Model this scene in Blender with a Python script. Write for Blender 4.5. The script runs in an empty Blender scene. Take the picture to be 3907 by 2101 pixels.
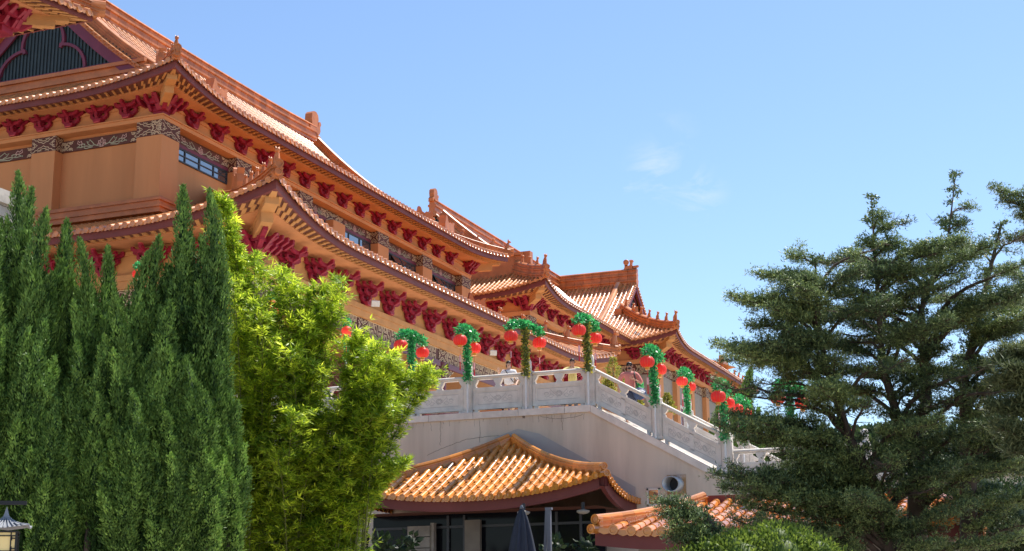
import bpy, math, random
import numpy as np
from mathutils import Vector, Matrix, Quaternion
random.seed(7); rng = np.random.default_rng(7)
PI = math.pi
sc = bpy.context.scene
C = sc.collection
V = lambda *a: np.array(a, float)

# ---------------------------------------------------------------- camera
FPX, CX, CY = 5472.2, 1953.5, 1050.5            # focal length and centre in photo pixels
PIT, YAW, ROL = 0.231394, 0.377333, -0.0102995
_cp, _sp, _cy, _sy = math.cos(PIT), math.sin(PIT), math.cos(YAW), math.sin(YAW)
FW = V(-_sy*_cp, _cy*_cp, _sp); _r = V(_cy, _sy, 0); _u = np.cross(_r, FW)
RT = _r*math.cos(ROL)+_u*math.sin(ROL); UP = -_r*math.sin(ROL)+_u*math.cos(ROL)
EYE = V(0, 0, 1.6)
def ray(x, y): return FW+RT*(x-CX)/FPX-UP*(y-CY)/FPX
def at(x, y, d): return EYE+ray(x, y)*d
K = 3907/2576.0
def atd(x, y, d): return at(x*K, y*K, d)        # same, in the coordinates of the 2576 px wide view
def onY(x, y, Y):
    v = ray(x, y); return EYE+v*Y/v[1]

def make_camera():
    cd = bpy.data.cameras.new('camera'); co = bpy.data.objects.new('camera', cd); C.objects.link(co)
    cd.sensor_width = 36; cd.lens = FPX/3907*36; cd.clip_end = 5000; cd.clip_start = .1
    m = Matrix(((RT[0], UP[0], -FW[0], 0), (RT[1], UP[1], -FW[1], 0), (RT[2], UP[2], -FW[2], 1.6), (0, 0, 0, 1)))
    co.matrix_world = m; sc.camera = co
make_camera()

# ---------------------------------------------------------------- materials
def nt_new(name):
    m = bpy.data.materials.new(name); m.use_nodes = True
    nt = m.node_tree; nt.nodes.clear(); return m, nt
def lk(nt, a, b): nt.links.new(a, b)
def pmat(name, col, rough=.7, var=.12, scale=3.0, col2=None, mix=.5, scale2=.6, attr=None, attr_amt=.3, spec=.4, coat=0, bump=0, bscale=30, streak=False, transl=0, hue=None, metal=0):
    m, nt = nt_new(name); N = nt.nodes
    out = N.new('ShaderNodeOutputMaterial'); b = N.new('ShaderNodeBsdfPrincipled')
    b.inputs['Roughness'].default_value = rough
    b.inputs['Specular IOR Level'].default_value = spec
    b.inputs['Coat Weight'].default_value = coat; b.inputs['Coat Roughness'].default_value = .08
    b.inputs['Metallic'].default_value = metal
    g = N.new('ShaderNodeNewGeometry')
    n = N.new('ShaderNodeTexNoise'); n.inputs['Scale'].default_value = scale; n.inputs['Detail'].default_value = 6
    if streak:
        mp = N.new('ShaderNodeMapping'); mp.inputs['Scale'].default_value = (1, 1, .12); lk(nt, g.outputs['Position'], mp.inputs['Vector']); src = mp.outputs['Vector']
    else: src = g.outputs['Position']
    lk(nt, src, n.inputs['Vector'])
    r = N.new('ShaderNodeMapRange'); r.inputs[1].default_value = .3; r.inputs[2].default_value = .7
    r.inputs[3].default_value = 1-var; r.inputs[4].default_value = 1+var; lk(nt, n.outputs['Fac'], r.inputs[0])
    base = N.new('ShaderNodeRGB'); base.outputs[0].default_value = (*col, 1); cur = base.outputs[0]
    if col2:
        n2 = N.new('ShaderNodeTexNoise'); n2.inputs['Scale'].default_value = scale2; n2.inputs['Detail'].default_value = 8; n2.inputs['Roughness'].default_value = .65; lk(nt, src, n2.inputs['Vector'])
        r2 = N.new('ShaderNodeMapRange'); r2.inputs[1].default_value = .45; r2.inputs[2].default_value = .68; r2.inputs[4].default_value = mix; lk(nt, n2.outputs['Fac'], r2.inputs[0])
        mx = N.new('ShaderNodeMix'); mx.data_type = 'RGBA'; lk(nt, r2.outputs[0], mx.inputs[0]); lk(nt, cur, mx.inputs[6]); mx.inputs[7].default_value = (*col2, 1); cur = mx.outputs[2]
    mul = N.new('ShaderNodeVectorMath'); mul.operation = 'SCALE'; lk(nt, cur, mul.inputs[0]); lk(nt, r.outputs[0], mul.inputs['Scale']); cur = mul.outputs[0]
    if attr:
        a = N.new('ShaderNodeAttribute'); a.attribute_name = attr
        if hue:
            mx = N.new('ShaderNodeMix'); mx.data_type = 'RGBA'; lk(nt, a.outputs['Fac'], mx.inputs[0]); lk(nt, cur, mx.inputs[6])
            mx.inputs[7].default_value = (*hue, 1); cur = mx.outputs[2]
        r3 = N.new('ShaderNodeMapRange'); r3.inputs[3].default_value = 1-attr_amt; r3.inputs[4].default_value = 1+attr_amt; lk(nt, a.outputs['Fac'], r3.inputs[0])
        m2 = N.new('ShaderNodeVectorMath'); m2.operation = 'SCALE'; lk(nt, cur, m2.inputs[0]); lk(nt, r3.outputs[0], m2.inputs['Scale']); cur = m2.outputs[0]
    lk(nt, cur, b.inputs['Base Color'])
    if bump:
        nb = N.new('ShaderNodeTexNoise'); nb.inputs['Scale'].default_value = bscale; nb.inputs['Detail'].default_value = 4; lk(nt, g.outputs['Position'], nb.inputs['Vector'])
        bp = N.new('ShaderNodeBump'); bp.inputs['Strength'].default_value = bump; bp.inputs['Distance'].default_value = .02; lk(nt, nb.outputs['Fac'], bp.inputs['Height']); lk(nt, bp.outputs[0], b.inputs['Normal'])
    if transl:
        t = N.new('ShaderNodeBsdfTranslucent'); lk(nt, cur, t.inputs['Color'])
        ms = N.new('ShaderNodeMixShader'); ms.inputs[0].default_value = transl; lk(nt, b.outputs[0], ms.inputs[1]); lk(nt, t.outputs[0], ms.inputs[2]); lk(nt, ms.outputs[0], out.inputs[0])
    else: lk(nt, b.outputs[0], out.inputs[0])
    return m

M = {}
M['tile'] = pmat('glazed_tile', (.58, .245, .085), .3, .15, .8, attr='rnd', attr_amt=.24, spec=.45, coat=.45, col2=(.38, .125, .042), mix=.6, scale2=.5)
M['tile_yellow'] = pmat('glazed_tile_yellow', (.62, .235, .040), .24, .14, 1.2, attr='rnd', attr_amt=.28, col2=(.50, .17, .035), mix=.7, scale2=1.1, spec=.5, coat=.5)
M['ridge'] = pmat('ridge_tile', (.50, .175, .060), .42, .18, 1.4, attr='rnd', attr_amt=.18, spec=.3, coat=.05, col2=(.33, .10, .036), mix=.6, scale2=.9)
M['burnt'] = pmat('burnt_tile', (.07, .03, .018), .3, .2, 3, coat=.3)
M['ochre'] = pmat('ochre_render', (.60, .265, .105), .85, .07, .8, col2=(.48, .20, .075), mix=.55, scale2=.45, streak=True, bump=.08, bscale=60)
M['tan'] = pmat('tan_painted_timber', (.52, .25, .085), .7, .10, 1.5)
M['soffit'] = pmat('soffit_boards', (.54, .225, .085), .75, .12, 1.2)
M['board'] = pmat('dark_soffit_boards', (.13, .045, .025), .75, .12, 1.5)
M['fascia'] = pmat('maroon_fascia', (.165, .045, .040), .55, .14, 1.2, spec=.25)
M['red'] = pmat('bracket_red', (.27, .014, .034), .5, .18, 2.5, spec=.3, col2=(.19, .011, .028), mix=.5, scale2=1.5)
M['red_hi'] = pmat('bracket_rose_edge', (.50, .07, .07), .55, .1, 2)
M['brown'] = pmat('frieze_brown', (.105, .036, .026), .7, .15, 3)
M['cream'] = pmat('frieze_cream', (.60, .46, .29), .7, .1, 4)
M['petal'] = pmat('frieze_petal', (.62, .40, .34), .7, .1, 4)
M['sage'] = pmat('frieze_sage', (.40, .42, .28), .7, .1, 4)
M['purple'] = pmat('purple_paint', (.16, .030, .058), .55, .12, 1.5)
M['column'] = pmat('maroon_column', (.14, .032, .045), .4, .12, 1, spec=.4)
M['louvre'] = pmat('teal_louvre', (.030, .045, .048), .55, .18, 2)
M['frame'] = pmat('grey_window_frame', (.04, .045, .055), .5, .1, 4)
M['stone'] = pmat('pale_granite', (.70, .635, .565), .7, .08, 5, col2=(.53, .47, .42), mix=.6, scale2=1.6, bump=.1, bscale=50)
M['stone_line'] = pmat('carved_groove', (.46, .42, .385), .8, .1, 5)
M['render'] = pmat('weathered_render', (.62, .53, .43), .88, .10, 1.6, col2=(.45, .37, .29), mix=.8, scale2=.9, streak=True, bump=.12, bscale=40)
M['patch'] = pmat('grey_patch_render', (.39, .37, .35), .85, .06, 2)
M['crack'] = pmat('dark_stain', (.20, .165, .135), .9, .2, 6)
M['court'] = pmat('courtyard_brick', (.34, .29, .25), .85, .15, .8)
M['paving'] = pmat('pale_paving', (.62, .55, .47), .8, .12, .8)
M['steel'] = pmat('galvanised_steel', (.45, .46, .47), .4, .1, 5, metal=.6)
M['rust'] = pmat('rust_plate', (.40, .24, .11), .6, .3, 6, col2=(.30, .33, .36), mix=.9, scale2=3)
M['black'] = pmat('black_void', (.008, .008, .010), .6, .1, 3)
M['lantern'] = pmat('lantern_red', (1.0, .085, .070), .40, .06, 3, transl=.5, spec=.4)
M['lantern_rib'] = pmat('lantern_rib_gold', (.85, .22, .10), .4, .1, 3)
M['gold'] = pmat('lantern_gold', (.75, .36, .04), .4, .1, 5)
M['tag'] = pmat('pink_tag', (.82, .42, .42), .6, .1, 5)
M['tassel'] = pmat('red_tassel', (.55, .02, .025), .7, .1, 5)
M['garland'] = pmat('green_garland', (.020, .30, .075), .35, .15, 4, attr='rnd', attr_amt=.5, transl=.25, hue=(.10, .52, .17))
M['garland_old'] = pmat('faded_garland', (.12, .20, .035), .5, .2, 5, attr='rnd', attr_amt=.75, transl=.2, hue=(.42, .36, .05))
M['white_paint'] = pmat('white_paint', (.72, .71, .69), .5, .08, 4)
M['darkglass'] = pmat('dark_glass', (.008, .009, .013), .10, .2, 2, spec=.12)
M['umbrella'] = pmat('umbrella_cloth', (.035, .042, .062), .8, .15, 6)
M['umbrella_grey'] = pmat('umbrella_pole_grey', (.16, .17, .20), .5, .1, 5)
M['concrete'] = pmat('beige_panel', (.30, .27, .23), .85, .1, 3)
M['pier'] = pmat('shaded_pier_render', (.17, .15, .13), .85, .12, 3)  # darker version of the beige panel, kiosk recess shade put into the colour
M['pier_stone'] = pmat('shaded_pier_stone', (.24, .22, .20), .9, .22, 3, bump=.5, bscale=9)  # block stone darkened, shade under the kiosk roof put into the colour
M['block'] = pmat('block_stone', (.40, .36, .31), .9, .22, 2.2, bump=.6, bscale=9)
M['bark'] = pmat('bark', (.10, .072, .055), .9, .3, 6, bump=.4, bscale=14)
M['bark_pale'] = pmat('bark_pale', (.17, .14, .12), .9, .3, 8)
M['iron'] = pmat('black_iron', (.014, .014, .016), .5, .1, 5)
M['lead'] = pmat('grey_metal_roof', (.26, .27, .29), .5, .15, 6)
M['terracotta'] = pmat('terracotta', (.42, .2, .1), .8, .1, 4)
def glassmat():
    m, nt = nt_new('window_glass'); N = nt.nodes
    out = N.new('ShaderNodeOutputMaterial'); b = N.new('ShaderNodeBsdfPrincipled')
    b.inputs['Base Color'].default_value = (.05, .06, .075, 1); b.inputs['Roughness'].default_value = .06; b.inputs['Specular IOR Level'].default_value = 1.0
    b.inputs['IOR'].default_value = 2.2
    lk(nt, b.outputs[0], out.inputs[0]); return m
M['glass'] = glassmat()
def emit_mat(name, col, s):
    m, nt = nt_new(name); N = nt.nodes
    out = N.new('ShaderNodeOutputMaterial'); b = N.new('ShaderNodeBsdfPrincipled')
    b.inputs['Base Color'].default_value = (*col, 1); b.inputs['Emission Color'].default_value = (*col, 1); b.inputs['Emission Strength'].default_value = s
    b.inputs['Roughness'].default_value = .4
    lk(nt, b.outputs[0], out.inputs[0]); return m
M['lampglass'] = emit_mat('lamp_glass', (.78, .60, .26), .12)
def leafmat(name, col, hue, amt=.35, transl=.35, rough=.55, spec=.25):
    return pmat(name, col, rough, .12, 1.5, attr='rnd', attr_amt=amt, transl=transl, hue=hue, spec=spec)
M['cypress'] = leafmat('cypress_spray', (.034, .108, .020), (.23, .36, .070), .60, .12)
M['bamboo'] = leafmat('bamboo_leaf', (.22, .42, .030), (.80, .84, .07), .50, .55, .42, .35)
M['culm'] = pmat('bamboo_culm', (.16, .17, .045), .5, .2, 4)
M['cedar'] = leafmat('cedar_needle', (.080, .150, .090), (.28, .34, .11), .55, .18, .5, .25)
M['pine'] = leafmat('pine_needle', (.085, .125, .060), (.17, .19, .085), .40, .25)
M['shaded_leaf'] = leafmat('shaded_leaf', (.018, .035, .016), (.03, .055, .02), .40, .1)  # near-black green, shade under the kiosk eave painted into the leaves
M['shrub'] = leafmat('shrub_leaf', (.10, .18, .028), (.21, .27, .04), .40, .34)
M['goldconifer'] = leafmat('gold_conifer', (.22, .24, .035), (.42, .38, .07), .35, .3)
M['distant'] = leafmat('distant_leaf', (.045, .085, .036), (.08, .12, .04), .40, .2)

# ---------------------------------------------------------------- mesh building
class MB:
    def __init__(s): s.v = []; s.f = []; s.m = []; s.sm = []; s.r = []; s.n = 0
    def add(s, verts, faces, mat=0, smooth=False, rnd=None):
        verts = np.asarray(verts, float).reshape(-1, 3); s.v.append(verts)
        o = s.n; s.n += len(verts)
        for f in faces:
            s.f.append([i+o for i in f]); s.m.append(mat); s.sm.append(smooth); s.r.append(.5 if rnd is None else rnd)
    def box(s, a, b, mat=0, fn=None):
        x0, y0, z0 = np.minimum(a, b); x1, y1, z1 = np.maximum(a, b)
        p = [(x0,y0,z0),(x1,y0,z0),(x1,y1,z0),(x0,y1,z0),(x0,y0,z1),(x1,y0,z1),(x1,y1,z1),(x0,y1,z1)]
        if fn: p = [fn(np.array(q)) for q in p]
        s.add(p, [(0,3,2,1),(4,5,6,7),(0,1,5,4),(1,2,6,5),(2,3,7,6),(3,0,4,7)], mat)
    def obox(s, c, ax, ay, az, mat=0):
        c, ax, ay, az = map(np.asarray, (c, ax, ay, az))
        p = [c+i*ax+j*ay+k*az for k in (-1, 1) for (i, j) in ((-1,-1),(1,-1),(1,1),(-1,1))]
        s.add(p, [(0,3,2,1),(4,5,6,7),(0,1,5,4),(1,2,6,5),(2,3,7,6),(3,0,4,7)], mat)
    def extrude(s, poly, o, ex, ey, ez, d, mat=0, smooth=False):
        # polygon in the (ex, ez) plane at o, thickness d along ey (centred)
        poly = list(poly); o, ex, ey, ez = map(np.asarray, (o, ex, ey, ez)); n = len(poly)
        a = [o+ex*p[0]+ez*p[1]-ey*d/2 for p in poly]; b = [q+ey*d for q in a]
        s.add(a+b, [tuple(range(n)), tuple(range(2*n-1, n-1, -1))], mat)
        s.add(a+b, [(i, n+i, n+(i+1) % n, (i+1) % n) for i in range(n)], mat, smooth)
    def tube(s, pts, rad, k=6, mat=0, cap=True, smooth=True, rnd=None):
        pts = [np.asarray(p, float) for p in pts]; n = len(pts)
        if np.isscalar(rad): rad = [rad]*n
        vs = []; ref = None
        for i in range(n):
            t = pts[min(i+1, n-1)]-pts[max(i-1, 0)]; t = t/(np.linalg.norm(t)+1e-9)
            if ref is None:
                ref = np.cross(t, (0, 0, 1) if abs(t[2]) < .9 else (1, 0, 0)); 
            ref = ref-t*(ref@t); ref = ref/(np.linalg.norm(ref)+1e-9); bn = np.cross(t, ref)
            for j in range(k):
                a = 2*PI*j/k; vs.append(pts[i]+(ref*math.cos(a)+bn*math.sin(a))*rad[i])
        fs = [(i*k+j, i*k+(j+1) % k, (i+1)*k+(j+1) % k, (i+1)*k+j) for i in range(n-1) for j in range(k)]
        s.add(vs, fs, mat, smooth, rnd)
        if cap: s.add(vs[:k]+vs[-k:], [tuple(range(k-1, -1, -1)), tuple(range(k, 2*k))], mat)
    def lathe(s, prof, o, k=12, mat=0, axis=(0, 0, 1), smooth=True, cap=True):
        axis = np.asarray(axis, float); axis /= np.linalg.norm(axis); o = np.asarray(o, float)
        ref = np.cross(axis, (0, 0, 1) if abs(axis[2]) < .9 else (1, 0, 0)); ref /= np.linalg.norm(ref); bn = np.cross(axis, ref)
        vs = [o+axis*h+(ref*math.cos(2*PI*j/k)+bn*math.sin(2*PI*j/k))*r for r, h in prof for j in range(k)]; n = len(prof)
        s.add(vs, [(i*k+j, i*k+(j+1) % k, (i+1)*k+(j+1) % k, (i+1)*k+j) for i in range(n-1) for j in range(k)], mat, smooth)
        if cap: s.add(vs[:k]+vs[-k:], [tuple(range(k-1, -1, -1)), tuple(range(k, 2*k))], mat)
    def sphere(s, c, r, k=10, mat=0, sc_=(1, 1, 1)):
        n = k//2+1; pr = [(max(1e-4, math.sin(PI*i/(n))), -math.cos(PI*i/n)) for i in range(n+1)]
        vs = [np.asarray(c)+np.array((math.cos(2*PI*j/k)*a*sc_[0], math.sin(2*PI*j/k)*a*sc_[1], b*sc_[2]))*r for a, b in pr for j in range(k)]
        s.add(vs, [(i*k+j, i*k+(j+1) % k, (i+1)*k+(j+1) % k, (i+1)*k+j) for i in range(n) for j in range(k)], mat, True)
    def ribbon(s, pts, w, nrm, mat=0, lift=0):
        # flat strip along pts (3d) with half width w on a plane of normal nrm
        pts = [np.asarray(p, float) for p in pts]; nrm = np.asarray(nrm, float); n = len(pts); vs = []
        for i in range(n):
            t = pts[min(i+1, n-1)]-pts[max(i-1, 0)]; t /= (np.linalg.norm(t)+1e-9); sd = np.cross(nrm, t)
            vs += [pts[i]+sd*w+nrm*lift, pts[i]-sd*w+nrm*lift]
        s.add(vs, [(2*i, 2*i+1, 2*i+3, 2*i+2) for i in range(n-1)], mat)
    def sweep(s, prof, path, mat=0, smooth=False, cap=True, closed=True, rnd=None):
        # prof: (side, up) pairs; up is world z
        path = [np.asarray(p, float) for p in path]; n = len(path); k = len(prof); vs = []
        for i in range(n):
            t = path[min(i+1, n-1)]-path[max(i-1, 0)]; sd = np.array((t[1], -t[0], 0)); sd /= (np.linalg.norm(sd)+1e-9)
            up = np.cross(sd, t); up /= (np.linalg.norm(up)+1e-9)
            for a, b in prof: vs.append(path[i]+sd*a+up*b)
        kk = k if closed else k-1
        s.add(vs, [(i*k+j, i*k+(j+1) % k, (i+1)*k+(j+1) % k, (i+1)*k+j) for i in range(n-1) for j in range(kk)], mat, smooth, rnd)
        if cap: s.add(vs[:k]+vs[-k:], [tuple(range(k-1, -1, -1)), tuple(range(k, 2*k))], mat)
    def mesh(s, name, mats):
        me = bpy.data.meshes.new(name); v = np.concatenate(s.v) if s.v else np.zeros((0, 3))
        ln = np.array([len(f) for f in s.f], np.int32); flat = np.array([i for f in s.f for i in f], np.int32)
        return fill_mesh(me, v, flat, ln, mats, np.array(s.m, np.int32), np.array(s.sm, bool), np.array(s.r, np.float32))
    def build(s, name, mats, parent=None):
        return link(name, s.mesh(name, mats), parent)

def fill_mesh(me, v, flat, ln, mats, mi=None, sm=None, rnd=None):
    me.vertices.add(len(v)); me.vertices.foreach_set('co', np.ascontiguousarray(v, np.float32).ravel())
    me.loops.add(len(flat)); me.loops.foreach_set('vertex_index', flat)
    me.polygons.add(len(ln)); st = np.zeros(len(ln), np.int32); st[1:] = np.cumsum(ln)[:-1]
    me.polygons.foreach_set('loop_start', st); me.polygons.foreach_set('loop_total', ln)
    if mi is not None: me.polygons.foreach_set('material_index', mi)
    if sm is not None: me.polygons.foreach_set('use_smooth', sm)
    if rnd is not None:
        a = me.attributes.new('rnd', 'FLOAT', 'FACE'); a.data.foreach_set('value', np.ascontiguousarray(rnd, np.float32))
    for k in (mats if isinstance(mats, (list, tuple)) else [mats]): me.materials.append(M[k] if isinstance(k, str) else k)
    me.update(calc_edges=True); me.validate(); return me

ROOTLOC = {}
def link(name, me, parent=None, loc=None, rotz=0, scale=None):
    o = bpy.data.objects.new(name, me); C.objects.link(o)
    if parent is not None:
        o.parent = parent; p = ROOTLOC.get(parent.name)
        if p is not None: o.matrix_parent_inverse = Matrix.Translation(-Vector(p))
    if loc is not None: o.location = tuple(loc)
    if rotz: o.rotation_euler = (0, 0, rotz)
    if scale is not None: o.scale = scale if hasattr(scale, '__len__') else (scale,)*3
    return o
def tag(o, label=None, cat=None, group=None, kind=None):
    if label: o['label'] = label
    if cat: o['category'] = cat
    if group: o['group'] = group
    if kind: o['kind'] = kind
    return o
def thing(name, label, cat, loc=(0, 0, 0), group=None, local=False, rotz=0):
    o = bpy.data.objects.new(name, None); C.objects.link(o); o.location = tuple(loc); o.rotation_euler = (0, 0, rotz)
    o.empty_display_size = .2
    if not local: ROOTLOC[o.name] = tuple(float(q) for q in loc)
    return tag(o, label, cat, group)
def clone(root, loc, rotz=0, label=None, group=None, scale=None):
    r = root.copy(); C.objects.link(r); r.location = tuple(loc); r.rotation_euler = (0, 0, rotz)
    if scale is not None: r.scale = (scale,)*3
    if label: r['label'] = label
    if group: r['group'] = group
    for ch in list(root.children):
        c = ch.copy(); C.objects.link(c); c.parent = r
        for g in ch.children:
            d = g.copy(); C.objects.link(d); d.parent = c
    return r
def structure(o): o['kind'] = 'structure'; return o
# ---------------------------------------------------------------- roofs
def prof_ab(a, b): return lambda s: a*s+b*s*s
class Slope:
    # one tiled roof slope: u along the eave, s horizontally inward, corners lifted and drawn out
    def __init__(q, org, e, n, L, prof, smax, lift=(0, 0, 1), ends=(True, True), norm=None):
        q.org, q.e, q.n, q.L, q.prof, q.smax = V(*org), V(*e), V(*n), L, prof, smax
        q.h, q.ext, q.Lc = lift; q.ends = ends; q.norm = norm
    def w(q, u):
        a = 0; 
        if q.ends[0]: d = u; a = max(a, max(0, 1-d/q.Lc)**2.1)
        b = 0
        if q.ends[1]: d = q.L-u; b = max(0, 1-d/q.Lc)**2.1
        return a, b
    def P(q, u, s, dz=0):
        a, b = q.w(u)
        return q.org+q.e*(u+(b-a)*q.ext)+q.n*(s-(a+b)*q.ext)+V(0, 0, q.prof(s)+(a+b)*q.h+dz)
    def tiles(q, mb, pitch, seg, r, mat=0, u0=0, u1=None, ends=True, burnt=None, drip=.11, jit=0):
        u1 = q.L if u1 is None else u1; nrow = max(1, int(round((u1-u0)/pitch))); pt = (u1-u0)/nrow
        for i in range(nrow+1):
            u = u0+i*pt
            # pan strip between rows
            if i < nrow:
                uc = u+pt/2; S = q.smax(uc)
                if S > .02:
                    k = max(1, int(math.ceil(S/seg))); vs = []; fs = []; 
                    for j in range(k):
                        s0, s1 = j*seg, min(S, (j+1)*seg)
                        a = [q.P(u, s0, .045), q.P(u+pt, s0, .045), q.P(u+pt, s1, .0), q.P(u, s1, .0), q.P(u+pt, s0, 0.0), q.P(u, s0, 0.0)]
                        mb.add(a, [(0, 1, 2, 3), (5, 4, 1, 0)], mat, rnd=random.random())
                    if ends:
                        a, b = q.P(u+pt*.08, 0, .03), q.P(u+pt*.92, 0, .03); m_ = (a+b)/2; out = -q.n*.02
                        mb.add([a+out, b+out, b+out-V(0, 0, drip*.5), m_+(b-m_)*.5+out-V(0, 0, drip*.9), m_+out-V(0, 0, drip*1.15), m_+(a-m_)*.5+out-V(0, 0, drip*.9), a+out-V(0, 0, drip*.5)], [(6, 5, 4, 3, 2, 1, 0)], mat, rnd=random.random())
            # round cover row
            if i == 0 or i == nrow: 
                if q.ends[0 if i == 0 else 1]: continue
            S = q.smax(u)
            if S < .05: continue
            k = max(1, int(math.ceil(S/seg))); A = [PI*t/5 for t in range(6)]; off = random.uniform(-jit, jit)
            for j in range(k):
                s0, s1 = j*seg-(.03 if j == 0 else 0), min(S, (j+1)*seg)
                p0, p1 = q.P(u, s0), q.P(u, s1); t = p1-p0; t /= np.linalg.norm(t); nn = np.cross(q.e, t); nn *= np.sign(nn[2]) or 1
                vs = []
                for p, rr in ((p0, r*1.04), (p1, r*.90)):
                    for a in A: vs.append(p+q.e*(rr*math.cos(a)+off)+nn*(rr*math.sin(a)+.03))
                mm = mat
                if burnt and random.random() < burnt: mm = mat+1
                mb.add(vs, [(t_, t_+1, t_+7, t_+6) for t_ in range(5)], mm, True, random.random())
                if j > 0: mb.add(vs[:6], [(5, 4, 3, 2, 1, 0)], mm, rnd=.3)
            if ends:
                p = q.P(u, -.035, .03); ax = -q.n
                mb.lathe([(r*1.12, -.05), (r*1.12, .03), (r*.8, .03), (r*.72, .015), (r*.01, .02)], p, 10, mat, ax, False, False)
    def edge(q, n=60, s=0, dz=0, u0=0, u1=None):
        u1 = q.L if u1 is None else u1
        us = np.linspace(u0, u1, n); return [q.P(u, s, dz) for u in us]
    def line(q, fu, s0, s1, n=14, dz=0):
        return [q.P(fu(s), s, dz) for s in np.linspace(s0, s1, n)]
RIDGE_PROF = lambda w, h: [(-w*.50, -.15), (-w*.50, .02), (-w*.62, h*.08), (-w*.62, h*.18), (-w*.40, h*.22), (-w*.40, h*.46), (-w*.55, h*.50), (-w*.55, h*.60), (-w*.36, h*.64), (-w*.36, h*.80), (-w*.52, h*.84), (-w*.44, h*.92), (-w*.2, h), (w*.2, h), (w*.44, h*.92), (w*.52, h*.84), (w*.36, h*.80), (w*.36, h*.64), (w*.55, h*.60), (w*.55, h*.50), (w*.40, h*.46), (w*.40, h*.22), (w*.62, h*.18), (w*.62, h*.08), (w*.50, .02), (w*.50, -.15)]
def resample(path, step):
    path = np.array(path); d = np.r_[0, np.cumsum(np.linalg.norm(np.diff(path, axis=0), axis=1))]; n = max(2, int(d[-1]/step)+1); t = np.linspace(0, d[-1], n)
    return [V(*[np.interp(x, d, path[:, k]) for k in range(3)]) for x in t]
def ridge(mb, path, w, h, mat=0, seg=.55):
    pts = resample(path, seg)
    for i in range(len(pts)-1):   # a course of separate ridge tiles, joints showing
        a, b = pts[i], pts[i+1]; g = (b-a)*.012
        mb.sweep(RIDGE_PROF(w, h), [a+g, b-g], mat, cap=True, rnd=random.random())
def figure(mb, p, h, face, mat=0):
    f = V(math.cos(face), math.sin(face), 0); sd = V(-f[1], f[0], 0); p = np.asarray(p)
    mb.obox(p+V(0, 0, h*.05), f*h*.24, sd*h*.13, V(0, 0, h*.05), mat)
    mb.tube([p-f*h*.12+V(0, 0, h*.08), p-f*h*.04+V(0, 0, h*.42), p+f*h*.06+V(0, 0, h*.66)], [h*.20, h*.17, h*.10], 6, mat)
    mb.tube([p+f*h*.12+V(0, 0, h*.04), p+f*h*.09+V(0, 0, h*.5)], [h*.07, h*.09], 5, mat)
    mb.sphere(p+f*h*.12+V(0, 0, h*.78), h*.15, 7, mat, (1.1, .95, 1))
    mb.tube([p+f*h*.2+V(0, 0, h*.75), p+f*h*.32+V(0, 0, h*.72)], [h*.09, h*.06], 5, mat)
    for k in (-1, 1): mb.tube([p+f*h*.06+sd*k*h*.07+V(0, 0, h*.86), p+sd*k*h*.10+V(0, 0, h*1.02)], [h*.05, h*.015], 4, mat)
    mb.tube([p-f*h*.22+V(0, 0, h*.15), p-f*h*.34+V(0, 0, h*.42), p-f*h*.26+V(0, 0, h*.6)], [h*.06, h*.06, h*.02], 4, mat)
def crest(mb, p, e, w, h, th, mat=0):
    # flat beast-head block with a notched crest, seen edge-on along the ridge
    poly = [(-.42, 0), (.42, 0), (.5, .35), (.44, .62), (.52, .80), (.36, .78), (.26, .64), (.10, .72), (-.02, .62), (-.16, .70), (-.24, .92), (-.36, 1.0), (-.40, .80), (-.48, .55), (-.5, .25)]
    e = V(*e); mb.extrude([(a*w, b*h) for a, b in poly], p, e, V(-e[1], e[0], 0), V(0, 0, 1), th, mat)

# ---------------------------------------------------------------- painted friezes
def arc(cx, cy, r, a0, a1, n=10, k=1.0): return [(cx+r*math.cos(math.radians(a)), cy+k*r*math.sin(math.radians(a))) for a in np.linspace(a0, a1, n)]
def mir(l, cx=.5): return [(2*cx-x, y) for x, y in l]
def flip(l, cy=.5): return [(x, 2*cy-y) for x, y in l]
def cap_lines():
    up = [(0, .97), (.10, .95), (.14, .84), (.25, .82), (.29, .70), (.40, .68), (.5, .57), (.60, .68), (.71, .70), (.75, .82), (.86, .84), (.90, .95), (1, .97)]
    L = [up, flip(up)]
    dm = [(0, .74), (.09, .70), (.13, .61), (.24, .5), (.13, .39), (.09, .30), (0, .26)]
    L += [dm, mir(dm), arc(.03, .5, .10, -90, 90, 8, 1.2), arc(.97, .5, .10, 90, 270, 8, 1.2)]
    tr = arc(.5, .90, .08, 180, 360, 7, 1.0)+arc(.66, .92, .07, 200, 400, 7); L += [tr, mir(tr), flip(tr), flip(mir(tr))]
    L += [arc(.5, .93, .17, 180, 360, 9), arc(.5, .07, .17, 0, 180, 9)]
    return [(l, 1) for l in L]
def spiral(cx, cy, r, a0, turns, sgn=1, n=14): return [(cx+r*(1-.75*t)*math.cos(a0+sgn*turns*2*PI*t), cy+r*(1-.75*t)*math.sin(a0+sgn*turns*2*PI*t)) for t in np.linspace(0, 1, n)]
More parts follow.
